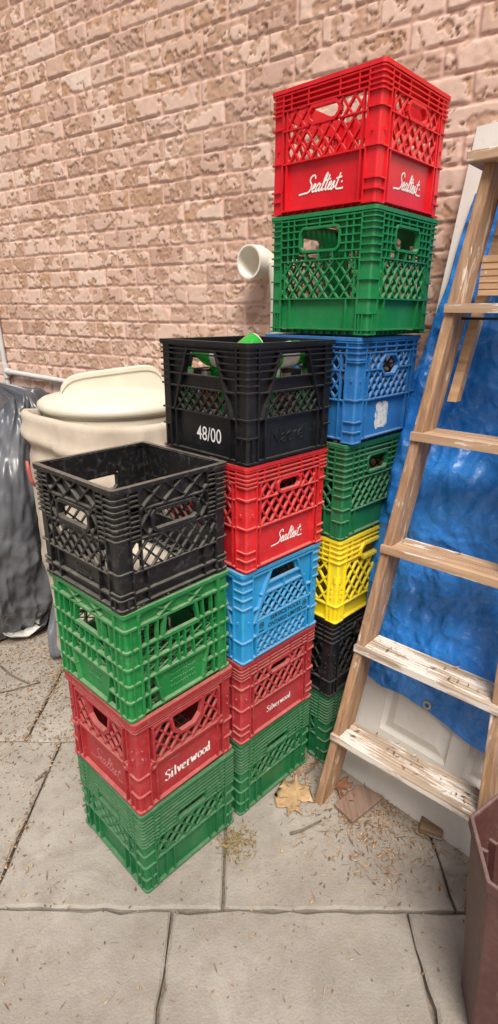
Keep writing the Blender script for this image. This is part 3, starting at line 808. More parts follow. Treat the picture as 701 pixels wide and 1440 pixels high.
def sticker_fn(faces):
    F, o = faces[0]; mb = MB(); pts = []
    for k in range(26):
        t = 2*math.pi*k/26; ca, sa = math.cos(t), math.sin(t)
        e = (abs(ca)**6+abs(sa)**6)**(-1/6)
        pts.append((.47*CW+.036*ca*e*rng.uniform(.84,1.06), .235*F.h+.038*sa*e*rng.uniform(.88,1.06)))
    mb.prism([F.Q(u,v_,-SK+.0012) for u,v_ in pts], tuple(a-b for a,b in zip(F.Q(0,0,-SK+.0003),F.Q(0,0,-SK+.0012))))
    st = mb.build('torn_sticker', M_STICK, o)
m = NT('torn_paper'); v = m.coord('Object'); n = m.noise(v, 70, 5, .7)
m.color(m.ramp(n, [(.36, lin(120,150,180)), (.46, lin(196,196,194)), (.7, lin(218,214,206))])); m.rough(.8); M_STICK = m.m
put('C',4,t_blue,M_B_MID,'mid blue crate with a torn white sticker under the big green crate',sticker_fn)
put('C',5,t_green_grid,M_G_DARK,'deep green grid-sided crate second from the top of the tallest stack')
put('C',6,t_red_script,M_R_BRIGHT,'glossy bright red crate with white script, topmost of the tallest stack',sealtest(0,1,size=.036,s=.33,z=.165))

b = MB(); rows_ = []
for j in range(9): rows_.append([(-.10+.2*i/8, -.12+.25*j/8, .0165+.010*(((i-4)/4)**2)*(j/8) ) for i in range(9)])
b.grid(rows_); cb = b.build('cardboard_sheet', flat('pale_cardboard', lin(196,184,164), .85, .2, 14, .2), None, True, recalc=False)
cb.location = (LV['A'][4][0], LV['A'][4][1], .8571); cb.rotation_euler = (0,0,R(52)); so = cb.modifiers.new('thickness','SOLIDIFY'); so.thickness = .003; so.offset = 1
tag(cb, 'pale cardboard sheet lying on the bottom of the open black crate', 'cardboard')
# ------------------------------------------------------------------ bottles in the black crate
def glass(name, c, tr=.75):
    m = NT(name); m.color(c); m.rough(.06); m.b.inputs['Transmission Weight'].default_value = tr; m.b.inputs['IOR'].default_value = 1.45
    return m.m
M_GG = glass('green_glass', lin(44,176,64), .3); M_GA = glass('amber_glass', lin(110,60,24), .4)
M_LABEL = flat('bottle_label', lin(214,214,206), .6, .2, 60, 0); M_FOIL = flat('silver_cap', lin(196,196,190), .3, .1, 40, 0, .6)
prof = [(.0,.004),(.029,0),(.033,.006),(.033,.150),(.030,.172),(.018,.205),(.0148,.238),(.016,.246),(.016,.257)]
BT = Matrix.Translation((LV['B'][5][0], LV['B'][5][1], 1.1306)) @ Matrix.Rotation(R(45.5), 4, 'Z')
spots = [  # local x, y, z of the base, tilt axis angle, tilt, material, label
 (-0.11,-0.11,.014,0,1.5,0,'green bottle standing in the front corner of the black crate'),
 (-0.11,-0.04,.014,40,2.5,0,'green bottle second along the left lattice of the black crate'),
 (-0.108,0.032,.014,80,3.5,1,'amber bottle standing behind the left lattice of the black crate'),
 (-0.108,0.105,.014,120,1.5,0,'green bottle at the far left end of the black crate'),
 (-0.036,-0.11,.014,160,2.5,0,'green bottle second along the right lattice of the black crate'),
 (0.036,-0.11,.014,200,3.5,1,'amber bottle standing behind the right lattice of the black crate'),
 (0.108,-0.11,.014,240,1.5,0,'green bottle at the right end of the black crate'),
 (0.04,0.04,.014,320,3.5,0,'green bottle standing towards the back of the black crate'),
 (0.108,0,.014,360,1.5,0,'green bottle at the far right side of the black crate'),
 (-.105,-.118,.246,88,88,0,'green bottle lying on the others behind the left hand hole'),
 (-.070,-.112,.246,3,87,0,'green bottle lying across the top behind the right hand hole'),
 (.065,.03,.276,172,122,0,'green bottle tilted up with its pale round base over the rim')]
for x, y, z, ax_, tl, mi, lb in spots:
    t = thing('glass_bottle', lb, 'bottle', (0,0,0), 0, 'bottles inside the black crate')
    t.matrix_world = BT @ Matrix.Translation((x,y,z)) @ Matrix.Rotation(R(ax_),4,'Z') @ Matrix.Rotation(R(tl),4,'Y') @ Matrix.Scale(.78 if tl < 60 else .95, 4)
    b = MB(); b.lathe(prof, 20); b.build('body', M_GA if mi else M_GG, t, True, angle=50)
    b = MB(); b.lathe([(.0334,.055),(.0336,.056),(.0336,.125),(.0334,.126)], 20, close=False); b.build('paper_label', M_LABEL, t, True, angle=50)
    if tl > 60:
        b = MB(); b.lathe([(.0,-.0022),(.028,-.0016),(.0325,.004)], 20, close=False); b.build('base_mark', M_LABEL, t, True, angle=50)
    b = MB(); b.lathe([(.0155,.222),(.0168,.222),(.0170,.25)], 16, close=False); b.build('neck_foil', M_FOIL, t, True, angle=50)

# ------------------------------------------------------------------ round bin in a fabric cover
M_FABRIC = NT('beige_canvas'); m = M_FABRIC; v = m.coord('Object')
n1 = m.noise(v, 5, 5, .6); n2 = m.noise(v, 140, 3, .6)
m.color(m.mix(m.math('MULTIPLY', n2, .25), m.ramp(n1, [(.3, lin(168,154,136)), (.6, lin(188,175,157)), (.8, lin(200,189,172))]), lin(156,142,124))); m.rough(.85); m.bump(n2, .15, .002)
M_FABRIC = m.m
M_BINGREY = flat('grey_bin_plastic', lin(132,136,132), .5, .15, 12)
BC = (-.53, 2.17)
bn = thing('storage_bin', 'round bin with cream lid in a loose beige fabric cover', 'bin', (BC[0],BC[1],0), 0)
b = MB(); b.lathe([(.235,.0),(.245,.02),(.255,.06),(.25,.08),(.262,1.10),(.25,1.10)], 48); b.build('barrel', M_BINGREY, bn, True, angle=40)
b = MB(); b.lathe([(.258,1.085),(.268,1.085),(.270,1.118),(.262,1.122),(.262,1.13),(.283,1.134),(.288,1.145),(.286,1.160),(.270,1.172),(.20,1.190),(.10,1.203),(.0,1.206)], 64, close=False)
lid = b.build('lid', M_CREAM, bn, True, angle=55)
rb = MB(); ra = R(22); dx, dy = math.cos(ra), math.sin(ra)                # raised grip across the lid
pts = []
NN = 36
for i in range(NN+1):
    u = -.205 + .41*i/NN
    e = max(0., 1-abs(u/.205)**7)
    zt = 1.172 + (.103 + .10*u)*e**.6
    wv = .020
    row = []
    for s_, zz in ((-2.4,1.168),(-1.0,1.172+.08*(zt-1.172)),(-.85,zt-.020),(-1.15,zt-.016),(-1.15,zt-.003),(-.9,zt),(0,zt+.001),(.9,zt),(1.15,zt-.003),(1.15,zt-.016),(.85,zt-.020),(1.0,1.172+.08*(zt-1.172)),(2.4,1.168)):
        row.append((u*dx - s_*wv*dy, u*dy + s_*wv*dx, max(zz,1.166)))
    pts.append(row)
rb.grid(pts); rb.build('lid_grip', M_CREAM, lid, True, recalc=True, angle=45)
# cover: a hanging sleeve with folds and a rolled, drooping top
def cover_pt(th, t):
    # t: 0 hem .. 1 top
    hem = .14 + .10*math.sin(th*1.0+2.2) + .02*math.sin(3*th)
    lx, ly = math.cos(th), math.sin(th)
    k = (abs(lx)**3.2 + abs(ly)**3.2)**(-1/3.2)      # softly squared plan
    rr = .306 - .012*t**6 + (.26*k-.26)*.25
    fold = .012*math.sin(7*th+1.5*math.sin(3*t)) * (1-t*.9) + .006*math.sin(13*th+4*t+1.2)*(1-t)
    rr += fold*(.5+.5*t)
    corner = math.exp(-((((th-R(205)+math.pi) % (2*math.pi))-math.pi)/.22)**2)      # pulled-out ear on the left
    rr += corner*.050*t**4
    top = 1.105 + .012*math.sin(2*th+.6) + corner*.012 
    z = hem + (top-hem)*t
    return rr, z
nth, nt = 220, 70
TH_ = np.linspace(0, 2*math.pi, nth); rows_ = []
for j in range(nt):
    t = j/(nt-1); row = []
    for i, th in enumerate(TH_):
        rr, z = cover_pt(th, t)
        cr_ = float(ridge(np.array([th*2.2+z*1.2]), np.array([z*3.4-th*.9]), 131, 3)[0]); fb = float(fbm(np.array([th*3]), np.array([z*5]), 141, 3)[0])
        zl = 1.075 - .085*math.sin(min(max((th-R(195))/R(150),0),1)*math.pi*.75); rr += .018*math.exp(-((z-zl)/.022)**2)*(1 if R(190)<th<R(350) else 0)*t - .012*math.exp(-((z-zl+.05)/.025)**2)*(1 if R(190)<th<R(350) else 0)
        if i == nth-1: cr_, fb = last0
        if i == 0: last0 = (cr_, fb)
        bl = min(1, (nth-1-i)/12)
        fq = float(facets(np.array([th*2.6+z*.5]), np.array([z*2.2]), 311)[0]-.5)*.050 + float(facets(np.array([th*6-z]), np.array([z*5.5+th*.8]), 312)[0]-.5)*.022
        rr += (fq*(1.1-.95*t**2.5) + .016*max(0,cr_-.60)/.40*(1-.7*t**4) + .010*(fb-.5))*min(1,i/12+.0)*bl
        row.append((rr*math.cos(th), rr*math.sin(th), z))
    rows_.append(row)
for dz, dr in ((.012,-.012),(.006,-.03),(-.03,-.034),(-.06,-.03)):   # rolled-in top edge
    rows_.append([(x*(1+dr/math.hypot(x,y)), y*(1+dr/math.hypot(x,y)), z+dz) for (x,y,z) in rows_[nt-1]])
b = MB(); b.grid(rows_); b.build('fabric_cover', M_FABRIC, bn, True, recalc=False)

# red scrap hanging on the cover
rt = MB(); q0 = Vector((-.800,1.915,.955))
rt.tube([q0+Vector((0,0,.02)), q0+Vector((.004,-.004,-.01)), q0+Vector((.008,-.004,-.05)), q0+Vector((.02,-.002,-.075))], [.005,.008,.008,.004], 8)
tag(rt.build('strap_end', flat('red_strap', lin(168,84,74), .6), None, True), 'small red strap end sticking out by the rim of the open black crate', 'strap')

# ------------------------------------------------------------------ grey plastic draped heap on the left
m = NT('grey_plastic_sheet'); v = m.coord('Object'); n1 = m.noise(v, 4, 4); n2 = m.noise(v, 35, 5, .6, .5)
m.color(m.ramp(n1, [(.3, lin(66,68,72)), (.7, lin(104,106,110))])); m.rough(m.math('ADD', m.math('MULTIPLY', n2, .2), .16)); m.bump(n2, .15, .004)
M_SHEET = m.m
hp = MB(); hc = (-1.33, 2.50); nth, nt = 380, 150; rows_ = []
for j in range(nt):
    t = j/(nt-1); row = []
    for i in range(nth):
        th = 2*math.pi*i/(nth-1)
        prof_r = .16 + .22*min(1, (1-t)*3.0)**.6 + .03*math.sin(t*5)
        if t < .16: prof_r -= (.16-t)*.45
        z = .02 + t*1.02
        px, pz = math.cos(th)*2, math.sin(th)*2
        f = float(ridge(np.array([th*5.0+.6*math.sin(t*4)]), np.array([t*1.4+3]), 151, 2)[0]) if i not in (0, nth-1) else .5
        g_ = float(fbm(np.array([math.cos(th)*3+5]), np.array([math.sin(th)*3+t*5]), 161, 4)[0])
        bl = min(1, i/14, (nth-1-i)/14)
        ff = float(facets(np.array([th*3.2+t*.8]), np.array([t*3.4-th*.3]), 301)[0]-.5)*.075 + float(facets(np.array([th*7.5-t*2]), np.array([t*9+th]), 302)[0]-.5)*.035 + float(facets(np.array([th*15]), np.array([t*20]), 303)[0]-.5)*.014
        rr = prof_r + (.05*(f-.5) + ff)*bl*(1-.4*t) + .07*(g_-.5)
        z += .03*(g_-.5)*(t)
        row.append((hc[0]+.20*t*t+rr*math.cos(th), hc[1]+.02*t+rr*math.sin(th), z+.12*(rr*math.cos(th)+.05)/.2*max(0,t-.6)/.4))
    rows_.append(row)
top = rows_[-1]; cz = sum(p[2] for p in top)/len(top)
for s_ in (.7,.35,.02): rows_.append([(hc[0]+.2+(p[0]-hc[0]-.2)*s_, hc[1]+(p[1]-hc[1])*s_, p[2]+.03*(1-s_)) for p in top])
hp.grid(rows_)
tag(hp.build('plastic_covered_heap', M_SHEET, None, True, recalc=False), 'tall heap wrapped in creased dark grey plastic sheet at the left edge', 'covered heap')
# torn strips at the base
def strip(name, pts, wd, mat, label, cat, group=None, n=6):
    b = MB(); rows_ = []
    P = [Vector(p) for p in pts]; fine = []
    for i in range(len(P)-1):
        for k in range(n): fine.append(P[i].lerp(P[i+1], k/n))
    fine.append(P[-1])
    for i, p in enumerate(fine):
        d = (fine[min(i+1,len(fine)-1)]-fine[max(i-1,0)]).normalized()
        s_ = Vector((-d.y, d.x, 0)); s_ = s_.normalized() if s_.length > .1 else Vector((1,0,0))
        rows_.append([p + s_*wd*(u-.5) + Vector((0,0,.35*wd*((u-.5)*2)**2)) for u in (0,.33,.66,1)])
    b.grid(rows_)
    o = b.build(name, mat, None, True, recalc=False)
    so = o.modifiers.new('thickness', 'SOLIDIFY'); so.thickness = .0012
    return tag(o, label, cat, group)
M_KSHEET = flat('black_sheet', lin(40,40,42), .35, .3, 20, .2); M_FOILW = flat('pale_foil', lin(206,204,198), .35, .2, 30, .2)
strip('foil_strip', [(-1.03,2.36,.13),(-1.02,2.34,.03),(-1.06,2.27,.012),(-1.12,2.24,.03),(-1.15,2.26,.05)], .06, M_FOILW, 'curled pale foil strip on the ground at the foot of the grey heap', 'scrap')
strip('plastic_flap', [(-.86,2.22,.26),(-.875,2.13,.12),(-.86,2.09,.015)], .05, M_SHEET, 'grey plastic flap hanging to the ground beside the fabric cover', 'scrap')
strip('plastic_tatter', [(-1.02,2.40,.25),(-1.01,2.36,.10),(-1.02,2.33,.02),(-1.05,2.30,.01)], .09, M_KSHEET, 'black torn plastic strip at the foot of the grey heap', 'scrap')
# dark tyre and yellow offcut at the far left by the wall
ty = thing('rubber_tyre', 'dark tyre leaning at the far left behind the grey heap', 'tyre', (-1.72,2.88,.62), 0)
b = MB(); vs=[]; n, mm = 40, 12
for i in range(n):
    a = 2*math.pi*i/n
    for k in range(mm):
        t = 2*math.pi*k/mm; rr = .25+.075*math.cos(t)
        vs.append((rr*math.cos(a), .075*math.sin(t), rr*math.sin(a)))
b.add(vs, [(i*mm+k, i*mm+(k+1)%mm, ((i+1)%n)*mm+(k+1)%mm, ((i+1)%n)*mm+k) for i in range(n) for k in range(mm)])
M_RUB = flat('black_rubber', lin(36,35,36), .6, .2, 30, .2)
b.build('tread', M_RUB, ty, True)
b = MB(); b.lathe([(.18,-.05),(.19,-.03),(.06,-.02),(.05,-.04)], 30)
hub = b.build('wheel_hub', flat('grey_hub', lin(120,120,118), .5), ty, True, angle=40); hub.rotation_euler = (R(90),0,0)
b = MB(); b.box(-.22,.22,-.16,.16,0,.29); sup = b.build('wooden_chest', wood('grey_boards', lin(92,84,76), lin(140,130,118), 'x')); sup.location = (-1.72,2.88,0)
tag(sup, 'grey wooden chest hidden at the far left, under the tyre', 'chest')

# ------------------------------------------------------------------ door leaning behind the ladder
LE = R(13.0); DA = R(-45.5)
dw = Vector((math.cos(DA), math.sin(DA), 0)); db = Vector((-dw.y, dw.x, 0))
de = db*math.sin(LE) + Vector((0,0,math.cos(LE))); dn = dw.cross(de)          # dn faces the viewer
if dn.y > 0: dn = -dn
DO = Vector((.308,1.503,0))
def doorpt(s, t, d=0): return DO + dw*s + de*t + dn*d
m = NT('white_door_paint'); v = m.coord('Object'); n = m.noise(v, 6, 5); n2 = m.noise(v, 50, 4, .7)
c = m.ramp(n, [(.3, lin(196,190,180)), (.7, lin(212,208,200))])
c = m.mix(m.math('MULTIPLY', m.ramp(n2, [(.58,(0,0,0)),(.7,(1,1,1))]), .25), c, lin(150,138,122))
m.color(c); m.rough(.5); M_DOOR = m.m
dt = thing('panel_door', 'white panelled door leaning on the wall behind the ladder and blue tarp', 'door', tuple(DO))
dt.matrix_world = Matrix(((dw.x,-dn.x,de.x,DO.x),(dw.y,-dn.y,de.y,DO.y),(dw.z,-dn.z,de.z,DO.z),(0,0,0,1)))   # local x along, y into the door, z up it
PW, PH = .76, 2.03
ss = [(.125,.352),(.408,.635)]; tt = [(.215,.74),(.90,1.42),(1.53,1.90)]
b = MB()
xs = [0,.125,.352,.408,.635,.76]
for a0, a1 in ((0,.125),(.352,.408),(.635,.76)): b.box(a0,a1,0,.035,0,PH)
for z0, z1 in ((0,.215),(.74,.90),(1.42,1.53),(1.90,PH)):
    for a0, a1 in ss: b.box(a0+.0001,a1-.0001,.0003,.0347,z0,z1)
b.build('door_frame', M_DOOR, dt)
for a0, a1 in ss:
    for z0, z1 in tt:
        b = MB(); lv = [(0,.0035),(.010,.0105),(.016,.0115),(.040,.0035),(.042,.003)]; vs = []
        for ins, y in lv: vs += [(a0+ins,y,z0+ins),(a1-ins,y,z0+ins),(a1-ins,y,z1-ins),(a0+ins,y,z1-ins)]
        vs += [(a0,.03,z0),(a1,.03,z0),(a1,.03,z1),(a0,.03,z1)]
        fs = [(4*i+k, 4*i+(k+1)%4, 4*i+4+(k+1)%4, 4*i+4+k) for i in range(len(lv)-1) for k in range(4)]
        q = 4*(len(lv)-1); fs.append((q,q+1,q+2,q+3)); q2 = 4*len(lv); fs.append((q2+3,q2+2,q2+1,q2)); fs += [(k,q2+k,q2+(k+1)%4,(k+1)%4) for k in range(4)]
        b.add(vs, fs); b.build('door_panel', M_DOOR, dt)

# ------------------------------------------------------------------ blue tarp
m = NT('blue_tarp'); v = m.coord('Object'); n1 = m.noise(v, 3, 4); n2 = m.noise(v, 26, 6, .62, .8)
wv = m.node('ShaderNodeTexWave'); wv.inputs['Scale'].default_value = 160; m.link(v, wv.inputs['Vector'])
c = m.ramp(n1, [(.3, lin(34,114,194)), (.55, lin(42,124,206)), (.75, lin(56,136,214))])
n5 = m.noise(v, 60, 5, .7, 1.5)
c = m.mix(m.math('MULTIPLY', m.ramp(n5, [(.60,(0,0,0)),(.68,(1,1,1))]), .42), c, lin(128,178,220))
vmx = m.node('ShaderNodeMix', data_type='VECTOR'); nz = m.node('ShaderNodeTexNoise'); nz.inputs['Scale'].default_value = 9; m.link(v, nz.inputs['Vector'])
vmx.inputs[0].default_value = .16; m.link(v, vmx.inputs[4]); m.link(nz.outputs['Color'], vmx.inputs[5])
vc = m.node('ShaderNodeTexVoronoi', feature='DISTANCE_TO_EDGE'); vc.inputs['Scale'].default_value = 17; m.link(vmx.outputs[1], vc.inputs['Vector'])
ln = m.math('MULTIPLY', m.ramp(vc.outputs['Distance'], [(.0,(1,1,1)),(.035,(0,0,0))]), m.ramp(n1, [(.4,(.1,.1,.1)),(.65,(1,1,1))]))
c = m.mix(m.math('MULTIPLY', ln, .10), c, lin(150,192,226))
m.color(c); m.rough(m.math('ADD', m.math('MULTIPLY', n2, .25), .16)); m.b.inputs['Specular IOR Level'].default_value = .6
hs = None
for sc_, am in ((8,1.),(19,.45),(41,.2)):
    vq = m.node('ShaderNodeTexVoronoi', feature='F1'); vq.inputs['Scale'].default_value = sc_; m.link(vmx.outputs[1], vq.inputs['Vector'])
    t_ = m.math('MULTIPLY', vq.outputs['Distance'], am*8/sc_*2)
    hs = t_ if hs is None else m.math('ADD', hs, t_)
m.bump(m.math('ADD', hs, m.math('MULTIPLY', n5, .12)), .45, .03)
M_TARP = m.m
le_t = [0,.38,.707,.80,.88,.93,1.03,1.286,1.393,1.517,1.606,1.731,1.805,2.1]
le_s = [.02,.02,-.018,-.034,-.040,-.028,-.030,-.030,-.006,.010,.025,.033,.045,.08]
he_s = [-.06,.024,.094,.161,.237,.316,.395,.487,.60,.70,.95]; he_t = [.375,.377,.361,.369,.361,.352,.334,.326,.33,.31,.33]
ns, nt = 230, 400
S0 = np.linspace(0,1,ns); T0 = np.linspace(0,1,nt)
SS, TT = np.meshgrid(S0, T0)
sL = None
t_top = 1.84
s_guess = SS*.85
tb = np.interp(s_guess, he_s, he_t); tv = tb + (t_top + .04*np.sin(s_guess*9) - tb)*TT
sl = np.interp(tv, le_t, le_s); sv = sl + (.84 - sl)*SS
big = fbm(sv*3.2+2, tv*3.0, 201, 3)
wu = sv+.06*fbm(sv*6,tv*6,231,3); wv_ = tv+.06*fbm(sv*6+9,tv*6,241,3)
fc = .024*(facets(wu*5.5+1, wv_*3.2+wu*1.2, 251)-.5) + .018*(facets(wu*11-wv_*4, wv_*8+wu*4, 252)-.5) + .0085*(facets(wu*23+wv_*6, wv_*18-wu*8, 253)-.5) + .0016*(facets(wu*52-wv_*9, wv_*46+wu*15, 254)-.5)
pin = np.zeros_like(sv)
for fx_, fy_, sd_, am in ((4.5,1.6,261,.006),(2.0,4.0,262,.006),(7,3,263,.003),(3,8,264,.003)):
    r_ = 1-np.abs(2*vnoise(wu*fx_+wv_*fx_*.35, wv_*fy_-wu*fy_*.4, sd_)-1)
    pin = pin + am*np.maximum(0, (r_-.80)/.20)
cre1 = ridge(sv*5+tv*1.5+.3*fbm(sv*8,tv*8,205,2), tv*4.4-sv*1.4, 211, 3); cre2 = ridge(sv*13-tv*6, tv*12+sv*3, 221, 3)
dd = .026 + .045*(big-.45) + .03*np.maximum(0,cre1-.55) + .010*np.maximum(0,cre2-.5) + fc*1.1 + pin
# a slack belly hanging between the third and fourth tread
dd += .045*np.exp(-((tv-.98)/.13)**2)*sstep(.02,.15,sv) - .02*np.exp(-((tv-1.16)/.06)**2)*sstep(.02,.15,sv)
dd += .02*np.exp(-((tv-.60)/.12)**2)
dd = np.maximum(dd, .006 + .003*cre1)
edge = np.exp(-(SS/.03)**2)
dd = dd*(1-edge*.75) + edge*(.01)
dd = np.minimum(dd, .10)
lo = np.exp(-(TT/.03)**2); dd = dd*(1-lo*.6)+lo*.008
pts = [[doorpt(sv[j,i], tv[j,i], dd[j,i]) for i in range(ns)] for j in range(nt)]
# left edge folds back round the door edge
pts = [[doorpt(sv[j,0]+.004, tv[j,0], -.03), doorpt(sv[j,0], tv[j,0], -.012)] + pts[j] for j in range(nt)]
b = MB(); b.grid(pts)
tp = b.build('blue_tarp', M_TARP, None, True, recalc=False)
tag(tp, 'creased blue plastic tarp hung over the white door behind the ladder', 'tarp')
gm = MB(); gc = doorpt(.267,.378,.020)
for r0, r1, z0, z1 in ((.006,.0145,.0,.003),):
    vs = []; n = 20
    for r_, z in ((r0,z0),(r1,z0),(r1*.92,z1),(r0*1.1,z1)):
        for k in range(n):
            t = 2*math.pi*k/n; vs.append(gc + dw*r_*math.cos(t) + de*r_*math.sin(t) + dn*z)
    gm.add(vs, [(i*n+k, i*n+(k+1)%n, ((i+1)%4)*n+(k+1)%n, ((i+1)%4)*n+k) for i in range(4) for k in range(n)])
gm.build('grommet', flat('dull_brass', lin(176,170,156), .35, .1, 30, 0, .7), tp, True, angle=40)

# ------------------------------------------------------------------ step ladder
LA = R(-41.73); LF = (.2165,1.3472,0)
ld = thing('step_ladder', 'weathered wooden step ladder with white paint on its treads, in front of the blue tarp', 'ladder', LF, LA)
M_W_ST = wood('weathered_stile', lin(112,80,56), lin(184,146,110), 'z', .08, lin(206,190,172))
M_W_TR = wood('painted_tread', lin(140,120,100), lin(192,172,150), 'x', .46, lin(212,202,190))
M_W_TR2 = wood('bare_tread', lin(140,108,82), lin(198,164,130), 'x', .15, lin(212,202,190))
M_W_SH = wood('yellow_slat', lin(158,118,80), lin(214,174,130), 'x', .0)
KL, KR, LW, LY = .096, .08, .514, .1485
ZT = 1.80
def stile(left):
    b = MB(); th, dp = .026, .072
    rows_ = []
    for z in (0, .9, ZT):
        x0 = KL*z if left else LW-KR*z-th
        y0 = LY*z
        rows_.append([(x0,y0,z),(x0+th,y0,z),(x0+th,y0+dp,z),(x0,y0+dp,z)])
    for a, c_ in zip(rows_[:-1], rows_[1:]): b.add(a+c_, [(i,(i+1)%4,4+(i+1)%4,4+i) for i in range(4)])
    b.add(rows_[0],[(3,2,1,0)]); b.add(rows_[-1],[(0,1,2,3)])
    o = b.build('stile', M_W_ST, ld)
    bv = o.modifiers.new('worn_edges','BEVEL'); bv.width = .003; bv.segments = 2; bv.limit_method = 'ANGLE'
stile(True); stile(False)
for i in range(5):
    z = .269+.3091*i; b = MB(); th = .021
    xl, xr = KL*z, LW-KR*z; yf = LY*z-.012
    pl = [(xl,yf),(xr,yf),(xr,yf+.0115),(xr-.0265,yf+.0115),(xr-.0265,yf+.100),(xl+.0265,yf+.100),(xl+.0265,yf+.0115),(xl,yf+.0115)]
    # two convex pieces butted: nosing strip and body, with shallow grooves along the top
    b.box(xl,xr,yf,yf+.0113,z-th,z)
    y0 = yf+.0116; n = 8; wd = .0885/n
    for k in range(n):
        b.box(xl+.0265,xr-.0265,y0+k*wd,y0+(k+1)*wd-.0022,z-th*.98,z-rng.uniform(0,.0012)); b.box(xl+.027,xr-.027,y0+(k+1)*wd-.0021,y0+(k+1)*wd-.0001,z-th*.96,z-.003)
    o = b.build('tread', M_W_TR if i < 2 else M_W_TR2, ld)
    # litter-free; a brass rod under each tread end
    if i == 4:
        r_ = MB(); r_.tube([(xl+.02,yf+.06,z-.034),(xr-.02,yf+.06,z-.034)], .003, 8); r_.build('tie_rod', flat('iron_rod', lin(50,46,44), .5), ld, True)
b = MB(); zc = ZT+.001; b.box(KL*ZT-.03, LW-KR*ZT+.03, LY*ZT-.03, LY*ZT+.13, zc, zc+.024); o = b.build('top_cap', M_W_TR2, ld); bv = o.modifiers.new('worn_edges','BEVEL'); bv.width=.003; bv.segments=2
def bucket_slat(z0, z1, yb, mat, grooves):
    b = MB(); zm = (z0+z1)/2; x0 = KL*z1+.0275; x1 = LW-KR*zm-.0275; y = LY*zm+yb
    if grooves:
        n = 6; hh = (z1-z0)/n
        for k in range(n): b.box(x0,x1,y,y+.016,z0+k*hh,z0+(k+1)*hh-.003); b.box(x0+.0003,x1-.0003,y+.003,y+.0157,z0+(k+1)*hh-.0029,z0+(k+1)*hh-.0001)
    else: b.box(x0,x1,y,y+.018,z0,z1)
    b.build('shelf_slat', mat, ld)
bucket_slat(1.525,1.615,.078,M_W_SH,True); bucket_slat(1.66,1.745,.085,M_W_SH,False)
for left in (True, False):
    b = MB(); rows_ = []
    for z in (1.265, 1.775):
        x0 = KL*z+.0275 if left else LW-KR*z-.0275-.024; y0 = LY*z+.103
        rows_.append([(x0,y0,z),(x0+.024,y0,z),(x0+.024,y0+.03,z),(x0,y0+.03,z)])
    b.hexa(rows_[0], rows_[1]); b.build('shelf_arm', M_W_SH, ld)
    b = MB(); rows_ = []
    for z in (.0, 1.79):                          # folded rear leg behind each stile
        x0 = KL*z if left else LW-KR*z-.024; y0 = LY*z*.965+.078
        rows_.append([(x0,y0,z),(x0+.022,y0,z),(x0+.022,y0+.022,z),(x0,y0+.022,z)])
    b.hexa(rows_[0], rows_[1]); b.build('rear_leg', M_W_ST, ld)

# ------------------------------------------------------------------ brown tub at the right
tb_ = thing('plastic_tub', 'dark brown plastic planter tub with ribbed inside at the lower right corner', 'planter', (.63,.77,0))
rim = [(.442,.72),(.464,.862),(.548,.920),(.70,.92),(.82,.84),(.81,.70),(.70,.61),(.54,.62)]
rim = [(x-.63,y-.77) for x,y in rim]
def loop(sc, z): return [(x*sc,y*sc,z) for x,y in rim]
prof2 = [(.74,0),(.96,.47),(1.0,.475),(1.0,.50),(.95,.50),(.935,.475),(.71,.02)]
b = MB(); vs = []; n = len(rim)
for s_, z in prof2: vs += loop(s_, z)
b.add(vs, [(i*n+k, i*n+(k+1)%n, (i+1)*n+(k+1)%n, (i+1)*n+k) for i in range(len(prof2)-1) for k in range(n)] + [tuple(range(n))[::-1], tuple(range((len(prof2)-1)*n, len(prof2)*n))])
M_BROWN = plastic('brown_plastic', lin(80,46,42), .2, .42, scuff=.35)
o = b.build('tub_shell', M_BROWN, tb_); bv = o.modifiers.new('soft_edges','BEVEL'); bv.width=.006; bv.segments=2; bv.limit_method='ANGLE'
for k in range(n):
    x0,y0 = rim[k]; x1,y1 = rim[(k+1)%n]
    for u in (.3,.7):
        x, y = x0+(x1-x0)*u, y0+(y1-y0)*u; L = math.hypot(x,y); ix, iy = -x/L*.018, -y/L*.018; tx, ty_ = (x1-x0), (y1-y0); tl = math.hypot(tx,ty_); tx, ty_ = tx/tl*.004, ty_/tl*.004
        b = MB(); bt = [(x*.73+sx*tx+q*ix, y*.73+sx*ty_+q*iy, .03) for sx,q in ((-1,0),(1,0),(1,1),(-1,1))]; tp_ = [(x*.905+sx*tx+q*ix, y*.905+sx*ty_+q*iy, .40) for sx,q in ((-1,0),(1,0),(1,1),(-1,1))]
        b.hexa(bt,tp_); b.build('inner_rib', M_BROWN, tb_)

# ------------------------------------------------------------------ small things on the ground
def cam_ground(u, v, z=0.):                       # measured pixel of the photograph -> point at height z
    xr = (u-350.5)/F_PX; ur = (720-v)/F_PX
    x = xr*cr - ur*sr; up_ = xr*sr + ur*cr
    d = (x, cp+up_*sp, -sp+up_*cp); s_ = (z-CAM_H)/d[2]
    return (d[0]*s_, d[1]*s_)
M_BOARD = wood('brown_board', lin(100,78,64), lin(142,116,98), 'y', .0)
b = MB()
P = [cam_ground(*q) for q in ((496,1161),(540,1125),(503,1108),(470,1136))]
b.hexa([(x,y,.002) for x,y in P], [(x,y,.017) for x,y in P])
o = b.build('wooden_board', M_BOARD); tag(o, 'short brown board lying on the ground by the ladder foot', 'board')
bv = o.modifiers.new('worn_edges','BEVEL'); bv.width=.003; bv.segments=2
bl = MB(); x, y = cam_ground(600,1176); bl.box(-.034,.034,-.028,.028,0,.026); o = bl.build('wood_block', wood('stained_block', lin(96,74,52), lin(150,124,92), 'x', .05))
o.location = (x+.02,y+.02,.001); o.rotation_euler = (0,0,R(-25)); bv = o.modifiers.new('worn_edges','BEVEL'); bv.width=.006; bv.segments=3
tag(o, 'small worn wood block wedged under the bottom edge of the white door', 'block')

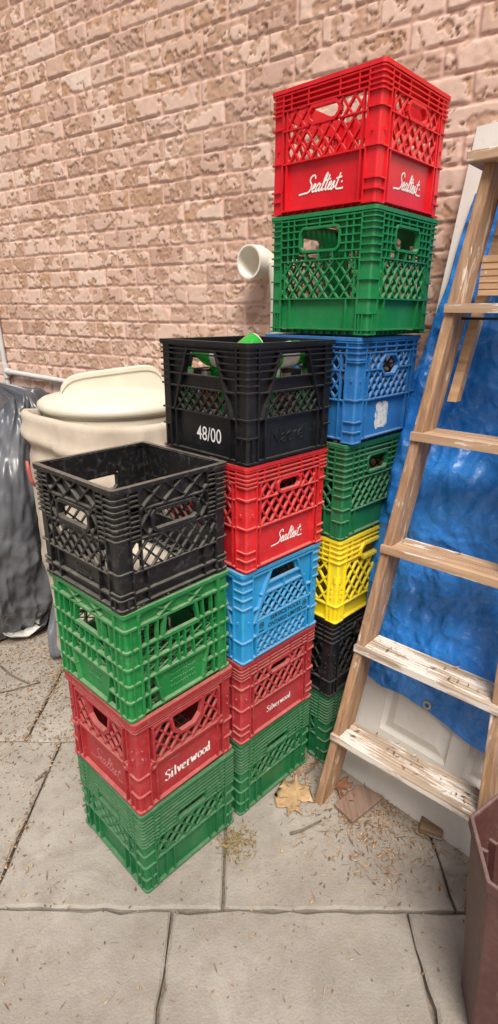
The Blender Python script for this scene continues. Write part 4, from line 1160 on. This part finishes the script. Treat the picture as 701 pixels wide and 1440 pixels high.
m = NT('dry_oak_leaf'); v = m.coord('Object'); n = m.noise(v, 60, 4, .6)
m.color(m.ramp(n, [(.3, lin(150,118,82)), (.7, lin(186,156,116))])); m.rough(.7); M_LEAF = m.m
m = NT('rust_leaf'); v = m.coord('Object'); n = m.noise(v, 60, 4, .6)
m.color(m.ramp(n, [(.3, lin(104,66,46)), (.7, lin(142,94,64))])); m.rough(.7); M_LEAF2 = m.m
def leaf(outline, name, mat, label, curl=.012, zbase=.004):
    cx = sum(p[0] for p in outline)/len(outline); cy = sum(p[1] for p in outline)/len(outline)
    bm = bmesh.new(); vs = [bm.verts.new((x-cx,y-cy,0)) for x,y in outline]; f = bm.faces.new(vs)
    bmesh.ops.triangulate(bm, faces=[f]); 
    for _ in range(2): bmesh.ops.subdivide_edges(bm, edges=bm.edges[:], cuts=1, use_grid_fill=True)
    sz = max(math.hypot(v_.co.x,v_.co.y) for v_ in bm.verts)
    for v_ in bm.verts:
        rr = math.hypot(v_.co.x, v_.co.y)/sz
        v_.co.z = zbase + curl*rr*rr*(1+.6*math.sin(math.atan2(v_.co.y,v_.co.x)*3)) + .003*math.sin(v_.co.x*170)+.003
    me = bpy.data.meshes.new(name); bm.to_mesh(me); bm.free(); me.materials.append(mat)
    me.polygons.foreach_set('use_smooth',[True]*len(me.polygons))
    o = bpy.data.objects.new(name, me); col.objects.link(o); o.location = (cx,cy,.0)
    so = o.modifiers.new('thickness','SOLIDIFY'); so.thickness = .0008
    return tag(o, label, 'leaf')
OAK = [(430,945),(420,985),(350,985),(385,1015),(300,1075),(365,1080),(315,1135),(365,1140),(370,1190),(390,1215),(400,1170),(430,1155),(448,1165),(480,1200),(470,1140),(458,1095),(500,1100),(545,1110),(495,1060),(470,1030),(502,1020),(455,990),(440,950)]
def to_rib(u, v, k):
    t = (v-945)/270; return (u+(430-40*t-u)*k, v)
OAK = [to_rib(u, v, 0 if i in (0,2,4,6,9,13,17,20,22) else .38) for i, (u, v) in enumerate(OAK)]
leaf([cam_ground(315+u/4.248, 870+v/4.248) for u,v in OAK], 'oak_leaf', M_LEAF, 'large pale tan lobed oak leaf on the ground before the middle stack')
def small_leaf(u, v, sz, rot, label):
    x, y = cam_ground(u, v); out = []
    for k in range(22):
        t = 2*math.pi*k/22; r_ = sz*(.62+.38*math.cos(t)**2)*(1 if k % 3 else .55)
        out.append((x+r_*math.cos(t+rot), y+.7*r_*math.sin(t+rot)))
    return leaf(out, 'dry_leaf', M_LEAF2, label, .02)
small_leaf(480,1108,.045,.6,'rust brown curled leaf just right of the ladder foot')['group'] = 'rusty leaves on the ground'
small_leaf(488,1125,.038,2.0,'rust brown leaf lying between the ladder foot and the brown board')['group'] = 'rusty leaves on the ground'
small_leaf(470,1092,.034,1.2,'small rust leaf behind the ladder foot')['group'] = 'rusty leaves on the ground'
M_TWIG = flat('grey_twig', lin(104,92,78), .85, .25, 60, .2)
def twig(pix, r_, label):
    P = [cam_ground(*q) for q in pix]; b = MB(); pts = [(x,y,.004+r_+rng.uniform(0,.003)) for x,y in P]
    b.tube(pts, [r_*(1-.4*i/(len(pts)-1)) for i in range(len(pts))], 7)
    tag(b.build('twig', M_TWIG, None, True), label, 'twig', 'twigs on the paving')
twig([(409,1176),(425,1171),(440,1164),(452,1157)], .0042, 'grey twig lying below the oak leaf')
twig([(2,940),(14,950),(27,957),(40,963)], .0045, 'longest twig on the paving under the grey heap')
twig([(0,976),(20,972),(38,967),(57,961)], .003, 'thin twig crossing the litter left of the front stack')
twig([(50,1100),(58,1095),(66,1087)], .0035, 'short twig by the paving joint left of the front stack')
twig([(430,1090),(440,1083),(448,1070)], .003, 'twig between the middle stack and the ladder foot')

# litter: needles, seeds and leaf crumbs, nobody could count them
def litter():
    r = np.random.RandomState(5); vs = []; fs = []; cols = []
    def clump(n, fn, smin, smax, pal, asp):
        for _ in range(n):
            x, y = fn()
            L = r.uniform(smin, smax); wd = L*r.uniform(*asp); a = r.uniform(0, 2*math.pi)
            ca, sa = math.cos(a), math.sin(a); z = .002 + r.uniform(0,.004); tz = r.uniform(-.25,.25)*L
            o = len(vs)
            for u, w_ in ((-1,0),(-.3,1),(1,0),(-.3,-1)):
                vs.append((x+u*L/2*ca-w_*wd/2*sa, y+u*L/2*sa+w_*wd/2*ca, max(.0005, z+u*tz*.5+.0012*(w_==0))))
            fs.append((o,o+1,o+2,o+3)); c_ = pal[r.randint(len(pal))]; cols.extend([c_]*4)
    tan = [lin(158,128,92), lin(178,150,112), lin(140,110,78), lin(118,94,68), lin(168,144,112), lin(100,84,64)]
    rust = [lin(136,92,62), lin(160,112,72), lin(118,84,60), lin(180,142,96), lin(98,76,58)]
    def left(): 
        while True:
            x = r.uniform(-1.7,-.3); y = r.uniform(1.0,2.7); p = 1/(1+math.exp(-(y-1.78)*6))*.95+.05
            if float(vnoise(np.array([x*5]),np.array([y*5]),9)[0])*1.2 < .35: p *= .35
            if r.rand() < p: return x, y
    clump(9000, left, .004, .016, tan, (.2,.6)); clump(900, left, .015, .04, tan, (.05,.10))
    def door():
        while True:
            x = r.normal(.43,.12); y = r.normal(1.27,.10)
            return x, y
    clump(700, door, .005, .018, rust+tan, (.15,.5)); clump(420, door, .02, .05, rust+tan, (.03,.07))
    def corner():
        return r.normal(.17,.06), r.normal(1.5,.07)
    clump(420, corner, .005, .02, rust, (.1,.4)); clump(160, corner, .02, .045, rust, (.04,.08))
    def joint():
        k = r.randint(3)
        if k == 0: return -.683+r.normal(0,.012), r.uniform(.6,1.6)
        if k == 1: return r.uniform(-1.4,-.3), 1.605+r.normal(0,.012)
        return -.815+r.normal(0,.012), r.uniform(1.6,2.2)
    clump(900, joint, .004, .014, tan, (.2,.5))
    def wide(): return r.uniform(-1.2,1.0), r.uniform(.45,1.5)
    clump(1500, wide, .003, .012, tan+rust, (.15,.5)); clump(260, wide, .015, .035, tan+rust, (.04,.09))
    def moss(): return -.03+r.normal(0,.03), 1.19+r.normal(0,.03)
    clump(320, moss, .006, .02, [lin(120,100,62), lin(150,122,72), lin(96,92,54)], (.1,.3))
    LM = Matrix.Translation(LF) @ Matrix.Rotation(LA, 4, 'Z')
    for i, nn in ((0,46),(1,26),(2,8)):
        z_ = .269+.3091*i
        for _ in range(nn):
            p0 = LM @ Vector((KL*z_+.03+r.rand()*.4, LY*z_+.004+r.rand()*.08, z_)); k0 = len(vs)
            clump(1, lambda: (p0.x, p0.y), .006, .026, rust[2:]+[lin(90,84,66)], (.08,.35))
            for q in range(k0, len(vs)): vs[q] = (vs[q][0], vs[q][1], z_+.0005+max(.0, vs[q][2]))
    me = bpy.data.meshes.new('leaf_litter'); me.from_pydata(vs, [], fs)
    at = me.color_attributes.new('tint', 'FLOAT_COLOR', 'POINT'); at.data.foreach_set('color', np.array(cols, dtype=np.float32).ravel())
    m = NT('litter'); n = m.node('ShaderNodeAttribute'); n.attribute_name = 'tint'; m.color(n.outputs['Color']); m.rough(.85); me.materials.append(m.m)
    o = bpy.data.objects.new('leaf_litter', me); col.objects.link(o)
    tag(o, 'scattered dry needles, seeds and leaf crumbs on the paving', 'leaf litter', kind='stuff')
litter()
